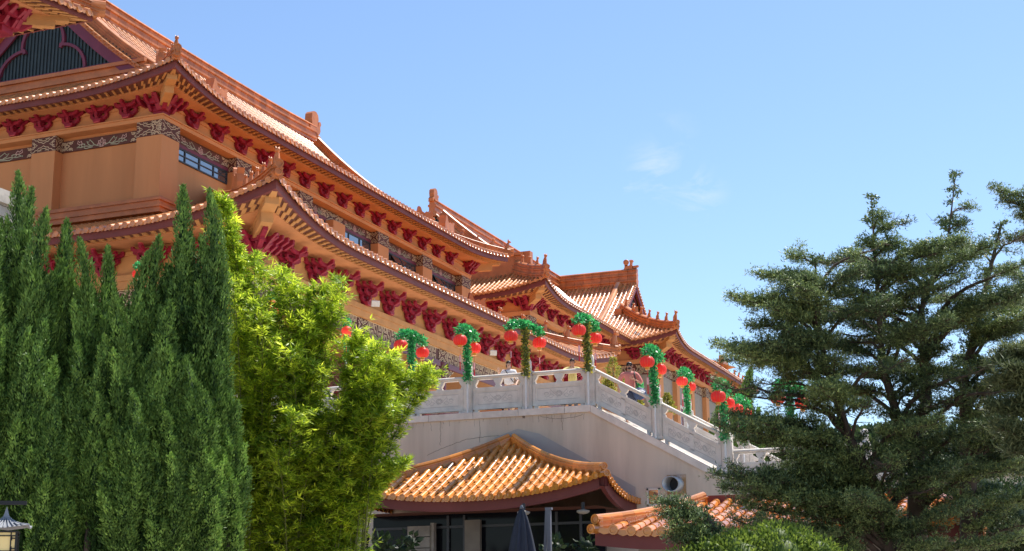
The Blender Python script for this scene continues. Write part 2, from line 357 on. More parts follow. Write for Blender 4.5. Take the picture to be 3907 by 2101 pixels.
def lotus_lines(asp):
    # coordinates in panel heights, x from 0 to asp
    c = asp/2; L = []
    for a, w, h in ((0, .17, .62), (42, .16, .52), (-42, .16, .52), (78, .13, .46), (-78, .13, .46)):
        ca, sa = math.cos(math.radians(a)), math.sin(math.radians(a)); p = [(0, 0), (w, h*.45), (w*.55, h*.8), (0, h), (-w*.55, h*.8), (-w, h*.45), (0, 0)]
        L.append(([(c+x*ca+y*sa, .22+y*ca-x*sa) for x, y in p], 2))
    L.append((arc(c, .40, .10, 0, 360, 9), 4))
    L.append(([(c+.28*math.cos(t), .17+.1*math.sin(t)) for t in np.linspace(PI, 2*PI, 9)], 2))
    g = max(1.0, (asp/2-1.75)/1.35)
    for s in (1, -1):
        X = lambda l: [(c+s*(.2+(x-.2)*g if x < 1.6 else x), y) for x, y in l]
        L.append((X([(.20, .12), (.5, .30), (.75, .22), (1.0, .30), (1.25, .22), (1.5, .3)]), 3)); L.append((X([(.5, .3), (.62, .55), (.78, .82), (.84, .60), (.95, .72), (.86, .42), (.72, .28)]), 3))
        L.append((X([(.6, .15), (.8, .10), (.98, .05), (1.1, .18)]), 3)); L.append((X(spiral(1.12, .42, .16, -PI/2, .9)), 3))
        L.append((X([(1.2, .52), (1.28, .82), (1.36, .68), (1.46, .88), (1.48, .62), (1.36, .50), (1.2, .52)]), 2)); L.append((X([(1.3, .52), (1.36, .40), (1.5, .22)]), 3))
        k = asp/2-.72; X = lambda l: [(c+s*(k+(x-k)*1.45), y) for x, y in l]
        for f in (1, -1):
            y = lambda v: .5+f*v
            L.append((X([(k-.35, y(.42)), (k-.15, y(.26)), (k+.05, y(.34)), (k+.25, y(.18)), (k+.42, y(.36)), (k+.5, y(.45))]), 1)); L.append((X([(a, .5+f*(b-.5)) for a, b in spiral(k-.15, .80, .15, PI, 1.0)]), 1)); L.append((X([(a, .5+f*(b-.5)) for a, b in spiral(k+.3, .78, .14, 0, 1.0, -1)]), 1))
            L.append((X([(k-.1, y(.0)), (k+.12, y(.20)), (k+.3, y(.02))]), 1))
        L.append((X(arc(k+.1, .5, .12, 0, 360, 9)), 1))
        L.append(([(c+s*(asp/2-.03), .03), (c+s*(asp/2-.03), .97)], 1))
    return L
def key_lines(asp):
    L = []; k = 0; x = .08
    L.append(([(0, .03), (asp, .03)], 1)); L.append(([(0, .97), (asp, .97)], 1))
    while x < asp-.6:
        t = k % 4
        if t == 0:
            for d in (0, .10): L.append(([(x+d, .97), (x+d+.12, .72), (x+d, .5), (x+d+.12, .28), (x+d, .03)], 1))
            x += .34
        elif t in (1, 3):
            for f in (1, -1):
                for d in (0, .09): L.append(([(x+d, .5+f*.44), (x+d, .5+f*(.10+d)), (x+.42-d, .5+f*(.10+d)), (x+.42-d, .5+f*.44)], 1))
            x += .52
        else:
            L.append(([(x, .15), (x+.32, .15), (x+.34, .40), (x+.10, .52), (x+.06, .80), (x+.38, .86), (x+.5, .5), (x+.62, .2)], 1)); L.append(([(x+.1, .3), (x+.22, .3), (x+.0, .6), (x-.02, .92)], 1)); x += .72
        k += 1
    return L
def medallion_lines(asp):
    L = cap_lines(); return [([(x*asp, y) for x, y in l], m) for l, m in L]
def paint(mb, lines, o, ex, ez, nrm, h, w=.022, lift=.006):
    o, ex, ez, nrm = map(lambda a: np.asarray(a, float), (o, ex, ez, nrm))
    for l, m in lines: mb.ribbon([o+ex*x*h+ez*y*h for x, y in l], w*h, nrm, m, lift)
FMATS = ['brown', 'cream', 'petal', 'sage', 'red']

# ---------------------------------------------------------------- bracket sets (local: x along wall, y outward, z up)
def boat(w, z0, z1, ear=.13): 
    h = z1-z0
    return [(-w, z1+ear), (-w+.14, z1+ear), (-w*.62, z1), (w*.62, z1), (w-.14, z1+ear), (w, z1+ear), (w, z1-h*.2), (w*.6, z0), (-w*.6, z0), (-w, z1-h*.2)]
def nose(d, z0, z1, ear=.18):
    h = z1-z0
    return [(-.1, z0), (d*.6, z0), (d, z1-h*.15), (d, z1+ear), (d-.14, z1+ear), (d*.72, z1), (-.1, z1)]
X_, Y_, Z_ = V(1, 0, 0), V(0, 1, 0), V(0, 0, 1)
def bracket_mesh(tiers):
    mb = MB(); 
    mb.extrude([(-.17, 0), (.17, 0), (.27, .20), (-.27, .20)], V(0, .16, 0), X_, Y_, Z_, .38, 0)
    mb.box((-.15, .345, 0), (.15, .36, .05), 1)
    z = .18
    for t in range(tiers):   # open tiers: slim curved arms with bearing blocks between them
        w = .52+.27*t; d = .45+.34*t; z1 = z+.20
        mb.extrude(boat(w, z, z1, .09), V(0, .12, 0), X_, Y_, Z_, .16, 0)
        mb.extrude(nose(d, z, z1, .15), V(0, 0, 0), Y_, X_, Z_, .16, 0)
        for k in (-1, 0, 1): mb.box((k*(w-.09)-.085, .02, z1+(.091 if k else .001)), (k*(w-.09)+.085, .22, z1+.155), 0)
        if t > 0:
            for q in range(t):
                dd = (.45+.34*q)*.92; ww = w*(.80-.10*q); mb.extrude(boat(ww, z+.01, z1-.01, .08), V(0, dd, 0), X_, Y_, Z_, .13, 0)
                for k in (-1, 1): mb.box((k*(ww-.08)-.07, dd-.08, z1+.072), (k*(ww-.08)+.07, dd+.08, z1+.14), 0)
        mb.box((-.085, d-.15, z1+.152), (.085, d+.012, z1+.205), 1 if t == tiers-1 else 0)
        z = z1+.15
    mb.v = [v*V(1.0, 1, .92 if tiers > 2 else 1) for v in mb.v]; return mb.mesh('bracket_set', ['red', 'red_hi'])
def corner_bracket_mesh(tiers):
    # local: corner of two walls whose outward normals are +x and +y
    mb = MB(); z = .16; D = V(1, 1, 0)/math.sqrt(2)
    mb.box((-.45, -.45, -.06), (.12, .12, .18), 0)
    for t in range(tiers):
        w = .6+.3*t; d = .45+.34*t; z1 = z+.27
        for ex, ey in ((X_, Y_), (Y_, X_)):
            for k in range(2+t):
                mb.extrude(nose(d, z, z1), -ex*(.05+.46*k), ey, ex, Z_, .15, 0)
            lo = .25+.46*(1+t)
            mb.extrude([(-lo, z1+.12), (-lo+.12, z1+.12), (-lo*.7, z1), (d*.8, z1), (d, z1+.14), (d+.1, z1+.1), (d*.7, z), (-lo*.6, z)], ey*.10, ex, ey, Z_, .18, 0)
            if t > 0: mb.extrude([(-lo*.8, z1+.1), (-lo*.6, z1), (d*.7, z1), (d*.85, z1+.1), (d*.6, z), (-lo*.5, z)], ey*d*.55, ex, ey, Z_, .15, 0)
        mb.extrude(nose(d*1.55+.1, z, z1, .34), V(0, 0, 0), D, V(-D[1], D[0], 0), Z_, .22, 0)
        z = z1+.03
    return mb.mesh('corner_bracket', ['red', 'red_hi'])
BR2, BR3 = bracket_mesh(2), bracket_mesh(3)
CB2, CB3 = corner_bracket_mesh(2), corner_bracket_mesh(3)

# ---------------------------------------------------------------- facade pieces
class Wall:
    def __init__(q, P, e, n): q.P, q.e, q.n = V(*P), V(*e), V(*n)
    def at(q, u, d, z): return V(q.P[0], q.P[1], 0)+q.e*u+q.n*d+V(0, 0, z)
    def fn(q): return lambda p: q.at(p[0], p[1], p[2])
    def box(q, mb, a, b, mat=0): mb.box(a, b, mat, q.fn())
def pillar(wall, parent, u0, u1, z0, zc, zt, proj, capital=True, mat='ochre', sides=(True, True)):
    mb = MB(); wall.box(mb, (u0, -proj, z0), (u1, 0, zc)); p = mb.build('pillar', [mat], parent)
    if capital:
        mb = MB(); wall.box(mb, (u0-.012, -proj, zc), (u1+.012, .012, zt)); h = zt-zc
        paint(mb, [([(x*(u1-u0)/h, y) for x, y in l], m) for l, m in cap_lines()], wall.at(u0, .012, zc), wall.e, Z_, wall.n, h)
        for k, uu in ((-1, u0-.012), (1, u1+.012)):
            if sides[0 if k < 0 else 1]:
                paint(mb, [([(x*proj/h, y) for x, y in l], m) for l, m in cap_lines()], wall.at(uu, -proj, zc), wall.n, Z_, wall.e*k, h)
        mb.build('capital', FMATS, p)
    return p
def frieze(wall, parent, u0, u1, z0, z1, d, kind='lotus', w=.034):
    mb = MB(); wall.box(mb, (u0, d-.12, z0), (u1, d, z1)); h = z1-z0; asp = (u1-u0)/h
    ln = lotus_lines(asp) if kind == 'lotus' else key_lines(asp) if kind == 'key' else medallion_lines(asp)
    paint(mb, ln, wall.at(u0, d, z0), wall.e, Z_, wall.n, h, w); return mb.build('frieze_panel', FMATS, parent)
def window(wall, parent, u0, u1, z0, z1, d, cols=4, rows=2, opened=()):
    mb = MB(); t = .07
    wall.box(mb, (u0, d-.10, z0), (u1, d, z0+t)); wall.box(mb, (u0, d-.10, z1-t), (u1, d, z1))
    cw = (u1-u0)/cols
    for i in range(cols+1):
        c = u0+i*cw; tt = .07 if i in (0, cols) else (.055 if i % 2 == 0 else .04); wall.box(mb, (max(u0, c-tt), d-.09, z0+t), (min(u1, c+tt), d-.004, z1-t))
    for r_ in range(1, rows):
        zz = z0+(z1-z0)*r_/rows; wall.box(mb, (u0+.07, d-.085, zz-.025), (u1-.07, d-.008, zz+.025))
    f = mb.build('window', ['frame'], parent)
    mb = MB(); wall.box(mb, (u0+.03, d-.075, z0+.03), (u1-.03, d-.05, z1-.03)); mb.build('pane', ['glass'], f)
    if opened:
        mb = MB()
        for i in opened:   # hopper sashes tipped outward
            a, b = u0+i*cw+.05, u0+(i+1)*cw-.05
            mb.add([wall.at(a, d+.01, z1-.08), wall.at(b, d+.01, z1-.08), wall.at(b, d+.34, z0+.1), wall.at(a, d+.34, z0+.1)], [(0, 1, 2, 3)], 0)
            mb.tube([wall.at(a, d+.01, z1-.08), wall.at(b, d+.01, z1-.08), wall.at(b, d+.34, z0+.1), wall.at(a, d+.34, z0+.1), wall.at(a, d+.01, z1-.08)], .025, 4, 1)
        mb.build('sash', ['glass', 'frame'], f)
    return f
def brackets(wall, parent, us, z, mesh, d=0):
    for u in us:
        o = link('bracket_set', mesh, parent, wall.at(u, d, z)); o.rotation_euler = (0, 0, math.atan2(wall.n[1], wall.n[0])-PI/2)
def corner_bracket(parent, p, z, mesh, rot=0):
    o = link('corner_bracket', mesh, parent, (p[0], p[1], z)); o.rotation_euler = (0, 0, rot)
def soffit(slope, parent, zf, depth, zin, fh, rpitch=.43, rows=2, u0=0, u1=None, fascia=True, name='eave_soffit', rsz=.052):
    # fascia board under the tiles, sloping boarded soffit and two rows of rafter ends
    u1 = slope.L if u1 is None else u1; n = max(12, int((u1-u0)/.55)); us = np.linspace(u0, u1, n+1)
    def inn(u, s, z):
        a, b = slope.w(u); k = max(0, 1-s/depth)
        ins = slope.ext*(a+b)*k
        m0 = (a*slope.ext-b*slope.ext)*k
        # mitre at hips
        return slope.org*V(1, 1, 0)+slope.e*(u-m0)+slope.n*(s-ins)+V(0, 0, z+slope.h*(a+b)*k)
    mit = lambda u, s: min(max(u, s if slope.ends[0] else u0), (slope.L-s) if slope.ends[1] else u1)
    if fascia:
        mb = MB(); o = .10
        vs = []
        for u in us: uu = mit(u, o); vs += [inn(uu, o, zf), inn(uu, o, zf+fh), inn(mit(u, o+.09), o+.09, zf)]
        mb.add(vs, [(3*i, 3*i+3, 3*i+4, 3*i+1) for i in range(n)]+[(3*i+2, 3*i+5, 3*i+3, 3*i) for i in range(n)], 0)
        mb.build('fascia_board', ['fascia'], parent)
    mb = MB(); s1 = .19; s2 = s1+.34
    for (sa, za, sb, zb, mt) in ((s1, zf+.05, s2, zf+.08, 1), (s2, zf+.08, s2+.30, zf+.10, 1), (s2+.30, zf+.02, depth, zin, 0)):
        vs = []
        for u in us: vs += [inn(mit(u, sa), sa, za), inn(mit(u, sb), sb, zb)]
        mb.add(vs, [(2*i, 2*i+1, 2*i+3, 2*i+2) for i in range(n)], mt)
    vs = []
    for u in us: vs += [inn(mit(u, s2+.3), s2+.3, zf+.10), inn(mit(u, s2+.3), s2+.3, zf+.02)]
    mb.add(vs, [(2*i, 2*i+1, 2*i+3, 2*i+2) for i in range(n)], 0)
    nr = int((u1-u0)/rpitch)
    for r_ in range(rows):
        sa, sb, za = (s1, s2, zf+.045) if r_ == 0 else (s2-.02, s2+.30, zf+.06)
        for i in range(nr):
            u = u0+(i+.5+(.25 if r_ else 0))*(u1-u0)/nr
            ua, ub = mit(u, sa), mit(u, sb)
            # rafters fan towards the corner
            fan = 0
            a, b = slope.w(u); fan = (a-b)*.5
            A, B = inn(u, sa, za), inn(min(max(u+fan, sb if slope.ends[0] else u0), slope.L-sb if slope.ends[1] else u1), sb, za+.03)
            if (slope.ends[0] and u < sa) or (slope.ends[1] and u > slope.L-sa): continue
            ax = (B-A)/2; sd = np.cross(ax, Z_); sd = sd/np.linalg.norm(sd)*rsz
            mb.obox((A+B)/2, ax, sd, V(0, 0, .045), 2)
    return mb.build(name, ['soffit', 'board', 'tan'], parent)
def xieshan_gable(parent, X, Y, ax, half, zb, zt, out, trim=True, mat='louvre'):
    # triangular gable panel; ax = horizontal unit across the gable, out = outward normal
    c = V(X, Y, 0); ax, out = V(*ax), V(*out); H = zt-zb
    prof = lambda t: (1-t)**1.25     # half width against height, concave like the roof
    pts = [(half*prof(t), zb+H*t) for t in np.linspace(0, 1, 9)]
    poly = [(a, z) for a, z in pts]+[(-a, z) for a, z in pts[::-1][1:]]
    mb = MB(); mb.extrude(poly, c, ax, -out, Z_, .1, 0)
    x = -half+.2
    while x < half-.1:
        t = 1-(abs(x)/half)**(1/1.25); top = zb+H*t-.1
        if top > zb+.1: mb.box((0, 0, 0), (1, 1, 1), 0, lambda p: c+ax*(x+(p[0]-.5)*.11)+out*(.05+p[1]*.07)+V(0, 0, zb+p[2]*(top-zb)))
        x += .235
    g = mb.build('gable', [mat], parent)
    mb = MB()   # trefoil moulding, base rail, barge boards
    R = half*.192; zq = zb+H*.25; zt_ = zb+H*.585
    def pth(l): return [c+ax*a+out*.15+V(0, 0, z) for a, z in l]
    zc = zb+H*.46; k = H*.30
    tre = [(R, zq)]+[(R*1.16*math.cos(math.radians(a)), zq+.35+(zt_-zq-.35)*math.sin(math.radians(a))) for a in range(0, 181, 12)]+[(-R, zq)]
    rl = [(R*1.0+half*.26*(1-math.cos(math.radians(a))), zb+.02+(H*.30-.02)*(math.cos(math.radians(a))**.6 if a < 90 else 0)) for a in range(0, 91, 10)]
    rl = [(R+half*.27*math.sin(math.radians(a)), zb+.06+(zq-zb)*1.08*math.cos(math.radians(a))) for a in range(0, 91, 9)]
    for l in (tre, [tre[0]]+rl, [(-a, z) for a, z in [tre[0]]+rl]):
        P_ = pth(l); vs = []; n = len(P_)
        for i in range(n):
            t = P_[min(i+1, n-1)]-P_[max(i-1, 0)]; t = t/np.linalg.norm(t); s_ = np.cross(t, out)*.085
            vs += [P_[i]+s_-out*.1, P_[i]+s_+out*(.1+.003*(l is tre)), P_[i]-s_+out*(.1+.003*(l is tre)), P_[i]-s_-out*.1]
        mb.add(vs, [(4*i+a, 4*i+b, 4*i+4+b, 4*i+4+a) for i in range(n-1) for a, b in ((0, 1), (1, 2), (2, 3))])
    mb.box((0, 0, 0), (1, 1, 1), 0, lambda p: c+ax*((p[0]-.5)*2*half)+out*(.05+p[1]*.2)+V(0, 0, zb-.12+p[2]*.16))
    mb.build('gable_moulding', ['purple'], g)
    return g, pts
# ================================================================ main hall
X0, Y0 = -40.33, 55.56
E_, N_ = V(0, 1, 0), V(1, 0, 0)
YL = 37.97                                   # length of the long front, Y0 .. Y0+YL
hall = thing('temple_hall', 'great two-tiered temple hall with ochre walls, red brackets and orange tiled roofs', 'temple', (-51.5, 74.5, 7.45))
longw = Wall((X0, Y0, 0), (0, 1, 0), (1, 0, 0)); frontw = Wall((X0, Y0, 0), (-1, 0, 0), (0, -1, 0))
WD = 22.35                                   # width across the gable front
mb = MB(); mb.box((X0-.6-WD+1.2, Y0+.6, 9), (X0-.6, Y0+YL-.6, 26.5)); 
mb.build('wall', ['ochre'], hall)
ZC, ZT = 24.55, 25.33
PIL = [(0, 1.48), (6.68, 8.15), (13.32, 14.81), (23.2, 24.7), (29.86, 31.34), (36.45, YL)]
for i, (a, b) in enumerate(PIL): pillar(longw, hall, a, b, 20.6, ZC, ZT, .6)
pillar(longw, hall, 17.34, 18.82, 20.6, 24.62, 24.63, .55, capital=False)
FP = [(0, 1.48), (6.4, 7.86), (14.3, 15.8), (WD-1.48, WD)]
for a, b in FP[1:]: pillar(frontw, hall, a, b, 20.6, ZC, ZT, .6)
# corner pillar's front face belongs to both walls; widen it along the front
mb = MB(); frontw.box(mb, (0.004, -.6, 20.6), (1.476, -.004, ZC-.004)); mb.build('pillar', ['ochre'], hall)
mb = MB(); frontw.box(mb, (0.0, -.6, ZC), (1.485, .014, ZT-.003)); paint(mb, [([(x*1.48/.78, y) for x, y in l], m) for l, m in cap_lines()], frontw.at(0, .014, ZC), frontw.e, Z_, frontw.n, .78); mb.build('capital', FMATS, hall)
BAYS = [(1.48, 6.68), (8.15, 13.32), (14.81, 23.2), (24.7, 29.86), (31.34, 36.45)]
for a, b in BAYS:
    if b-a > 6:
        for c, d in ((a, 17.34), (18.82, b)): frieze(longw, hall, c, d, 24.78, 25.3, -.52)
        frieze(longw, hall, 17.36, 18.80, 24.66, 25.29, -.50, 'med')
        spans = [(a, 17.34), (18.82, b)]
    else:
        frieze(longw, hall, a, b, 24.78, 25.3, -.52); spans = [(a, b)]
    for c, d in spans:
        mb = MB(); longw.box(mb, (c, -.64, 24.62), (d, -.5, 24.775)); mb.build('window_lintel', ['purple'], hall)
        tip = [0] if b-a > 6 else []
        window(longw, hall, c+.02, d-.02, 23.9, 24.615, -.52, 4 if b-a < 6 else 3, 2 if a < 6 else 1, opened=(1, 2) if a > 24 else ())
for (a, b) in ((1.48, 6.4), (7.86, 14.3), (15.8, WD-1.48)): frieze(frontw, hall, a, b, 24.56, 25.14, -.50)
def cornice(name, walls, parent, lay, u_over=.0):
    mb = MB()
    for w, L in walls:
        for (d0, d1, z0, z1, mt) in lay: w.box(mb, (-d1*0, d0, z0), (L, d1, z1), mt)
    return mb.build(name, ['ochre', 'soffit'], parent)
# beam over capitals, flush with the pillars, and the bracket wall above it
mb = MB(); mb.box((X0-WD, Y0-.03, 25.335), (X0+.03, Y0+YL, 25.53)); mb.box((X0-WD, Y0-.10, 25.535), (X0+.10, Y0+YL, 25.60)); mb.build('cornice_beam', ['ochre'], hall)
mb = MB(); mb.box((X0-WD+.3, Y0+.14, 25.6), (X0-.14, Y0+YL-.14, 26.42)); mb.box((X0-WD+.2, Y0+.05, 26.15), (X0-.05, Y0+YL-.05, 26.30)); mb.build('bracket_wall', ['ochre'], hall)
# upper roof
EO = 1.8; U = dict(a=.347, b=.0285); pf = prof_ab(.347, .0285)
LL = YL+2*EO; VG = 5.84
up_long = Slope((X0+EO, Y0-EO, 26.75), (0, 1, 0), (-1, 0, 0), LL, pf, lambda u: min(u, LL-u) if (u < VG-.25 or u > LL-VG+.25) else 12.95, (.62, .45, 7.0))
LF = WD+2*EO
up_front = Slope((X0+EO, Y0-EO, 26.75), (-1, 0, 0), (0, 1, 0), LF, pf, lambda u: min(u, LF-u, VG), (.62, .45, 7.0))
roof = thing('x', None, None); bpy.data.objects.remove(roof)
mb = MB(); up_long.tiles(mb, .48, .50, .135, 0, drip=.15, burnt=.006, jit=.015); up_front.tiles(mb, .42, .45, .125, 0, drip=.14, jit=.015); 
# plain far slopes that close the roof
def plain(mb, sl, nu=30, ns=8, mat=0):
    us = np.linspace(0.0, sl.L, nu+1)
    for i in range(nu):
        S0, S1 = sl.smax(us[i]), sl.smax(us[i+1]); vs = [sl.P(us[i], S0*j/ns) for j in range(ns+1)]+[sl.P(us[i+1], S1*j/ns) for j in range(ns+1)]
        mb.add(vs, [(j, j+1, ns+2+j, ns+1+j) for j in range(ns)], mat)
plain(mb, Slope((X0-WD-EO, Y0-EO, 26.75), (0, 1, 0), (1, 0, 0), LL, pf, up_long.smax, (.62, .45, 7.0)))
plain(mb, Slope((X0+EO, Y0+YL+EO, 26.75), (-1, 0, 0), (0, -1, 0), LF, pf, up_front.smax, (.62, .45, 7.0)))
uroof = mb.build('upper_roof', ['tile', 'burnt'], hall)
XR = X0-WD/2; YA, YB = Y0-EO+VG-.3, Y0+YL+EO-VG+.3
ZR = 26.75+pf(12.97)
mb = MB(); n = 40
rp = [V(XR, y, ZR-.05+.25*abs((y-74.5)/15)**3) for y in np.linspace(YA, YB, n)]
ridge(mb, rp, .62, 1.25, 0, .8); mb.build('main_ridge', ['ridge'], uroof)
for u in (VG+.35, LL-VG-.35):
    mb = MB(); pth = up_long.line(lambda s: u, 12.6, 1.9, 20, .05); ridge(mb, pth, .46, .72, 0, .6)
    # verge: tile ends facing out along the gable edge
    o = -1 if u < 10 else 1
    for s in np.arange(5.9, 12.8, .30):
        p = up_long.P(u, s, .02)+V(0, o*.52, -.02); mb.lathe([(.10, -.2), (.105, .04), (.02, .045)], p, 8, 0, (0, o, 0))
        mb.obox(p+V(0, -o*.12, .12), V(0, .38, 0), V(-.10, 0, .055), V(.012, 0, .03), 0)
    pth = up_long.line(lambda s: u, 12.6, 5.6, 16, -.10); pth = [p+V(0, o*.34, 0) for p in pth]; mb.sweep([(-.2, -.02), (.2, -.02), (.2, .12), (-.2, .12)], pth, 0)
    mb.build('descending_ridge', ['ridge'], uroof)
# barge boards under the verge
for u, o in ((VG+.35, -1), (LL-VG-.35, 1)):
    for k in (1, -1):
        mb = MB(); pth = up_long.line(lambda s: u, 13.0, 5.2, 16, -.42); pth = [V(p[0] if k > 0 else 2*XR-p[0], p[1]+o*.36, p[2]) for p in pth]
        mb.sweep([(-.06, -.34), (.06, -.34), (.06, .28), (-.06, .28)], pth, 0)
        if k < 0:
            pth = [p+V(0, 0, .42) for p in pth]; mb.sweep([(-.3, -.1), (.3, -.1), (.3, .3), (-.3, .3)], pth, 1)
        mb.build('barge_board', ['purple', 'ridge'], uroof)
g, _ = xieshan_gable(uroof, XR, Y0-EO+VG+.28, (1, 0, 0), 6.35, 30.75, 36.6, (0, -1, 0))
mb = MB()
for k, (z0, z1, d) in enumerate(((29.2, 29.95, .30), (29.95, 30.12, .42), (30.12, 30.45, .26), (30.45, 30.66, .40))): mb.box((XR-7.0, Y0-EO+VG+.25-d, z0), (XR+7.0, Y0-EO+VG+.6, z1))
mb.build('gable_base', ['ridge'], uroof)
def hip(sl, parent, S, w, h, z=.06, far=False, figs=5, fh=.5, beast=None, tip=True, seg=.5):
    L = sl.L; u = (lambda s: L-s) if far else (lambda s: s)
    mb = MB(); pth = sl.line(u, S, .02, 22, z); ridge(mb, pth, w, h, 0, seg)
    hr = mb.build('hip_ridge', ['ridge'], parent)
    top = lambda s: sl.P(u(s), s, z+h*.93); d = sl.P(u(.05), .05)-sl.P(u(1.0), 1.0); ang = math.atan2(d[1], d[0]); dh = V(math.cos(ang), math.sin(ang), 0)
    st = figs
    for i in range(figs):
        s = .12+(.62*fh/.5)*i; m_ = MB(); figure(m_, top(s), fh*(1.25 if i == 0 else 1.0), ang); m_.build('ridge_figure', ['ridge'], hr)
    if beast:
        m_ = MB(); crest(m_, top(beast[0])+V(0, 0, -h*.5), dh, beast[1], beast[2], .34); m_.build('beast_head', ['ridge'], hr)
    if tip:
        m_ = MB(); p = sl.P(u(0), 0, .12)+dh*.1
        for dz, r_ in ((.04, .16), (h*.7, .2)):
            m_.lathe([(r_, -.4), (r_*1.05, .12), (r_*.75, .12), (r_*.7, .08), (.01, .09)], p+V(0, 0, dz), 10, 0, dh, False, False)
        m_.build('ridge_end_tile', ['ridge'], hr)
    return hr
hip(up_long, uroof, 5.9, .40, .42, figs=5, fh=.55, beast=(3.0, 1.0, 1.15))
hip(up_long, uroof, 5.9, .40, .42, far=True, figs=6, fh=.62, beast=(4.4, 1.3, 1.3))
m_ = MB(); crest(m_, up_long.P(VG+.35, 1.75, .1), (0, 1, 0), 1.45, 1.25, .55); m_.build('beast_head', ['ridge'], uroof)
m_ = MB(); crest(m_, up_long.P(LL-VG-.35, 1.75, .1), (0, 1, 0), 1.6, 1.35, .55); m_.build('beast_head', ['ridge'], uroof)
def finial(parent, p, e, s=1.0):
    # ridge-end ornament: tall curled fin, smaller horn, scrolled base
    mb = MB(); e = V(*e); sd = V(-e[1], e[0], 0); p = np.asarray(p)
    big = [(x*1.75, z*.92) for x, z in [(-.55, 0), (-.2, -.1), (.25, 0), (.35, .45), (.20, .8), (.28, 1.5), (.22, 1.95), (.0, 2.2), (-.25, 2.15), (-.42, 1.85), (-.45, 1.3), (-.38, .8), (-.6, .45)]]
    small = [(x*1.75, z*.92) for x, z in [(.3, .2), (.55, .1), (.66, .5), (.62, .9), (.72, 1.25), (.62, 1.5), (.48, 1.42), (.42, 1.0), (.36, .6)]]
    mb.extrude([(a*s, b*s) for a, b in big], p, e, sd, Z_, .75*s, 0); mb.extrude([(a*s, b*s) for a, b in small], p+sd*.02, e, sd, Z_, .5*s, 0)
    for a, b, r_ in ((-.6, .25, .34), (.05, .15, .38), (.6, .05, .32), (1.1, -.15, .24)): mb.sphere(p+e*a*s+Z_*b*s, r_*s, 8, 0, (1, 1.25, 1))
    return mb.build('ridge_finial', ['ridge'], parent)
finial(uroof, V(XR, YB-.2, ZR+.80), (0, 1, 0), .80)
finial(uroof, V(XR, YA+.2, ZR+.80), (0, -1, 0), .80)
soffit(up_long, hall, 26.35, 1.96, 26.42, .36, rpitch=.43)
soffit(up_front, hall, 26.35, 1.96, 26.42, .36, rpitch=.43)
def corner_beam(parent, sl, zf, depth, sz=.24, far=False, ln=.55):
    # big hip rafter showing under the eave corner
    mb = MB(); u = (lambda s: sl.L-s) if far else (lambda s: s)
    A = sl.P(u(ln), ln); B = sl.P(u(depth+.3), depth+.3); A[2] = zf+sl.h*.60; B[2] = zf-.02; ax = (B-A)/2; sd = np.cross(ax, Z_); sd = sd/np.linalg.norm(sd)*sz
    mb.obox((A+B)/2, ax, sd, V(0, 0, sz*.9), 0); A2 = A+(B-A)*.25; ax = (B-A2)/2
    mb.obox((A2+B)/2-V(0, 0, sz*1.6), ax, sd*.9, V(0, 0, sz*.8), 0); return mb.build('corner_beam', ['tan'], parent)
corner_beam(hall, up_long, 26.42, 1.96); corner_beam(hall, up_long, 26.42, 1.96, far=True)
bz = 25.6
brackets(longw, hall, list(np.arange(2.55, YL-1.6, 2.27)), bz, BR2, -.14)
brackets(frontw, hall, list(np.arange(2.05, WD-1, 1.74)), bz, BR2, -.14)
corner_bracket(hall, (X0-.1, Y0+.1), bz, CB2, -PI/2); corner_bracket(hall, (X0-.1, Y0+YL-.1), bz, CB2, 0)

# lower roof
XE, YE = -31.43, 51.36; pl = prof_ab(.37, .0045); LS = 2*(74.54-YE)
lo_side = Slope((XE, YE, 18.72), (0, 1, 0), (-1, 0, 0), LS, pl, lambda u: min(u, LS-u, 9.55), (1.15, .62, 8.5))
LFL = 40.0
lo_front = Slope((XE, YE, 18.72), (-1, 0, 0), (0, 1, 0), LFL, pl, lambda u: min(u, 9.55) if u < 8.9 else 4.9, (1.15, .62, 8.5), (True, False))
mb = MB(); lo_side.tiles(mb, .52, .50, .15, 0, drip=.16, jit=.015); lo_front.tiles(mb, .42, .48, .13, 0, drip=.15, burnt=.006, jit=.015)
plain(mb, Slope((XE, YE+LS, 18.72), (-1, 0, 0), (0, -1, 0), LFL, pl, lo_front.smax, (1.15, .62, 8.5), (True, False)))
lroof = mb.build('lower_roof', ['tile', 'burnt'], hall)
hip(lo_side, lroof, 9.3, .46, .55, figs=6, fh=.62, beast=(5.0, 1.2, 1.5)); hip(lo_side, lroof, 9.3, .46, .55, far=True, figs=6, fh=.95, beast=(7.2, 1.4, 1.6), seg=.6)
mb = MB()
for z0, z1, d in ((20.55, 20.80, .26), (20.80, 20.90, .34), (20.90, 21.15, .22), (21.15, 21.26, .30), (21.26, 21.36, .2)):
    mb.box((X0-WD, Y0-d, z0), (X0+d, Y0+1.4, z1))
for z0, z1, d in ((22.2, 22.9, .30), (22.9, 23.0, .40), (23.0, 23.35, .26)): mb.box((X0-1.2, Y0+6.2, z0), (X0+d-.5, Y0+YL, z1))
mb.build('roof_abutment', ['ridge'], lroof)
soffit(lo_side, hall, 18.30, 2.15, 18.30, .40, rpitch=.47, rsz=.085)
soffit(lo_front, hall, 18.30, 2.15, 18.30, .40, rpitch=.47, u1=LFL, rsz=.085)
corner_beam(hall, lo_side, 18.45, 2.1, .30); corner_beam(hall, lo_side, 18.45, 2.1, .30, far=True)
XC, YC = -33.43, 53.4; LCL = 2*(74.54-YC)
vl = Wall((XC, YC, 0), (0, 1, 0), (1, 0, 0)); vf = Wall((XC, YC, 0), (-1, 0, 0), (0, -1, 0))
mb = MB(); mb.box((XC-38, YC+.16, 17.0), (XC-.16, YC+LCL-.16, 18.32)); mb.box((XC-38, YC+.04, 17.95), (XC-.04, YC+LCL-.04, 18.12)); mb.build('bracket_wall', ['tan'], hall)
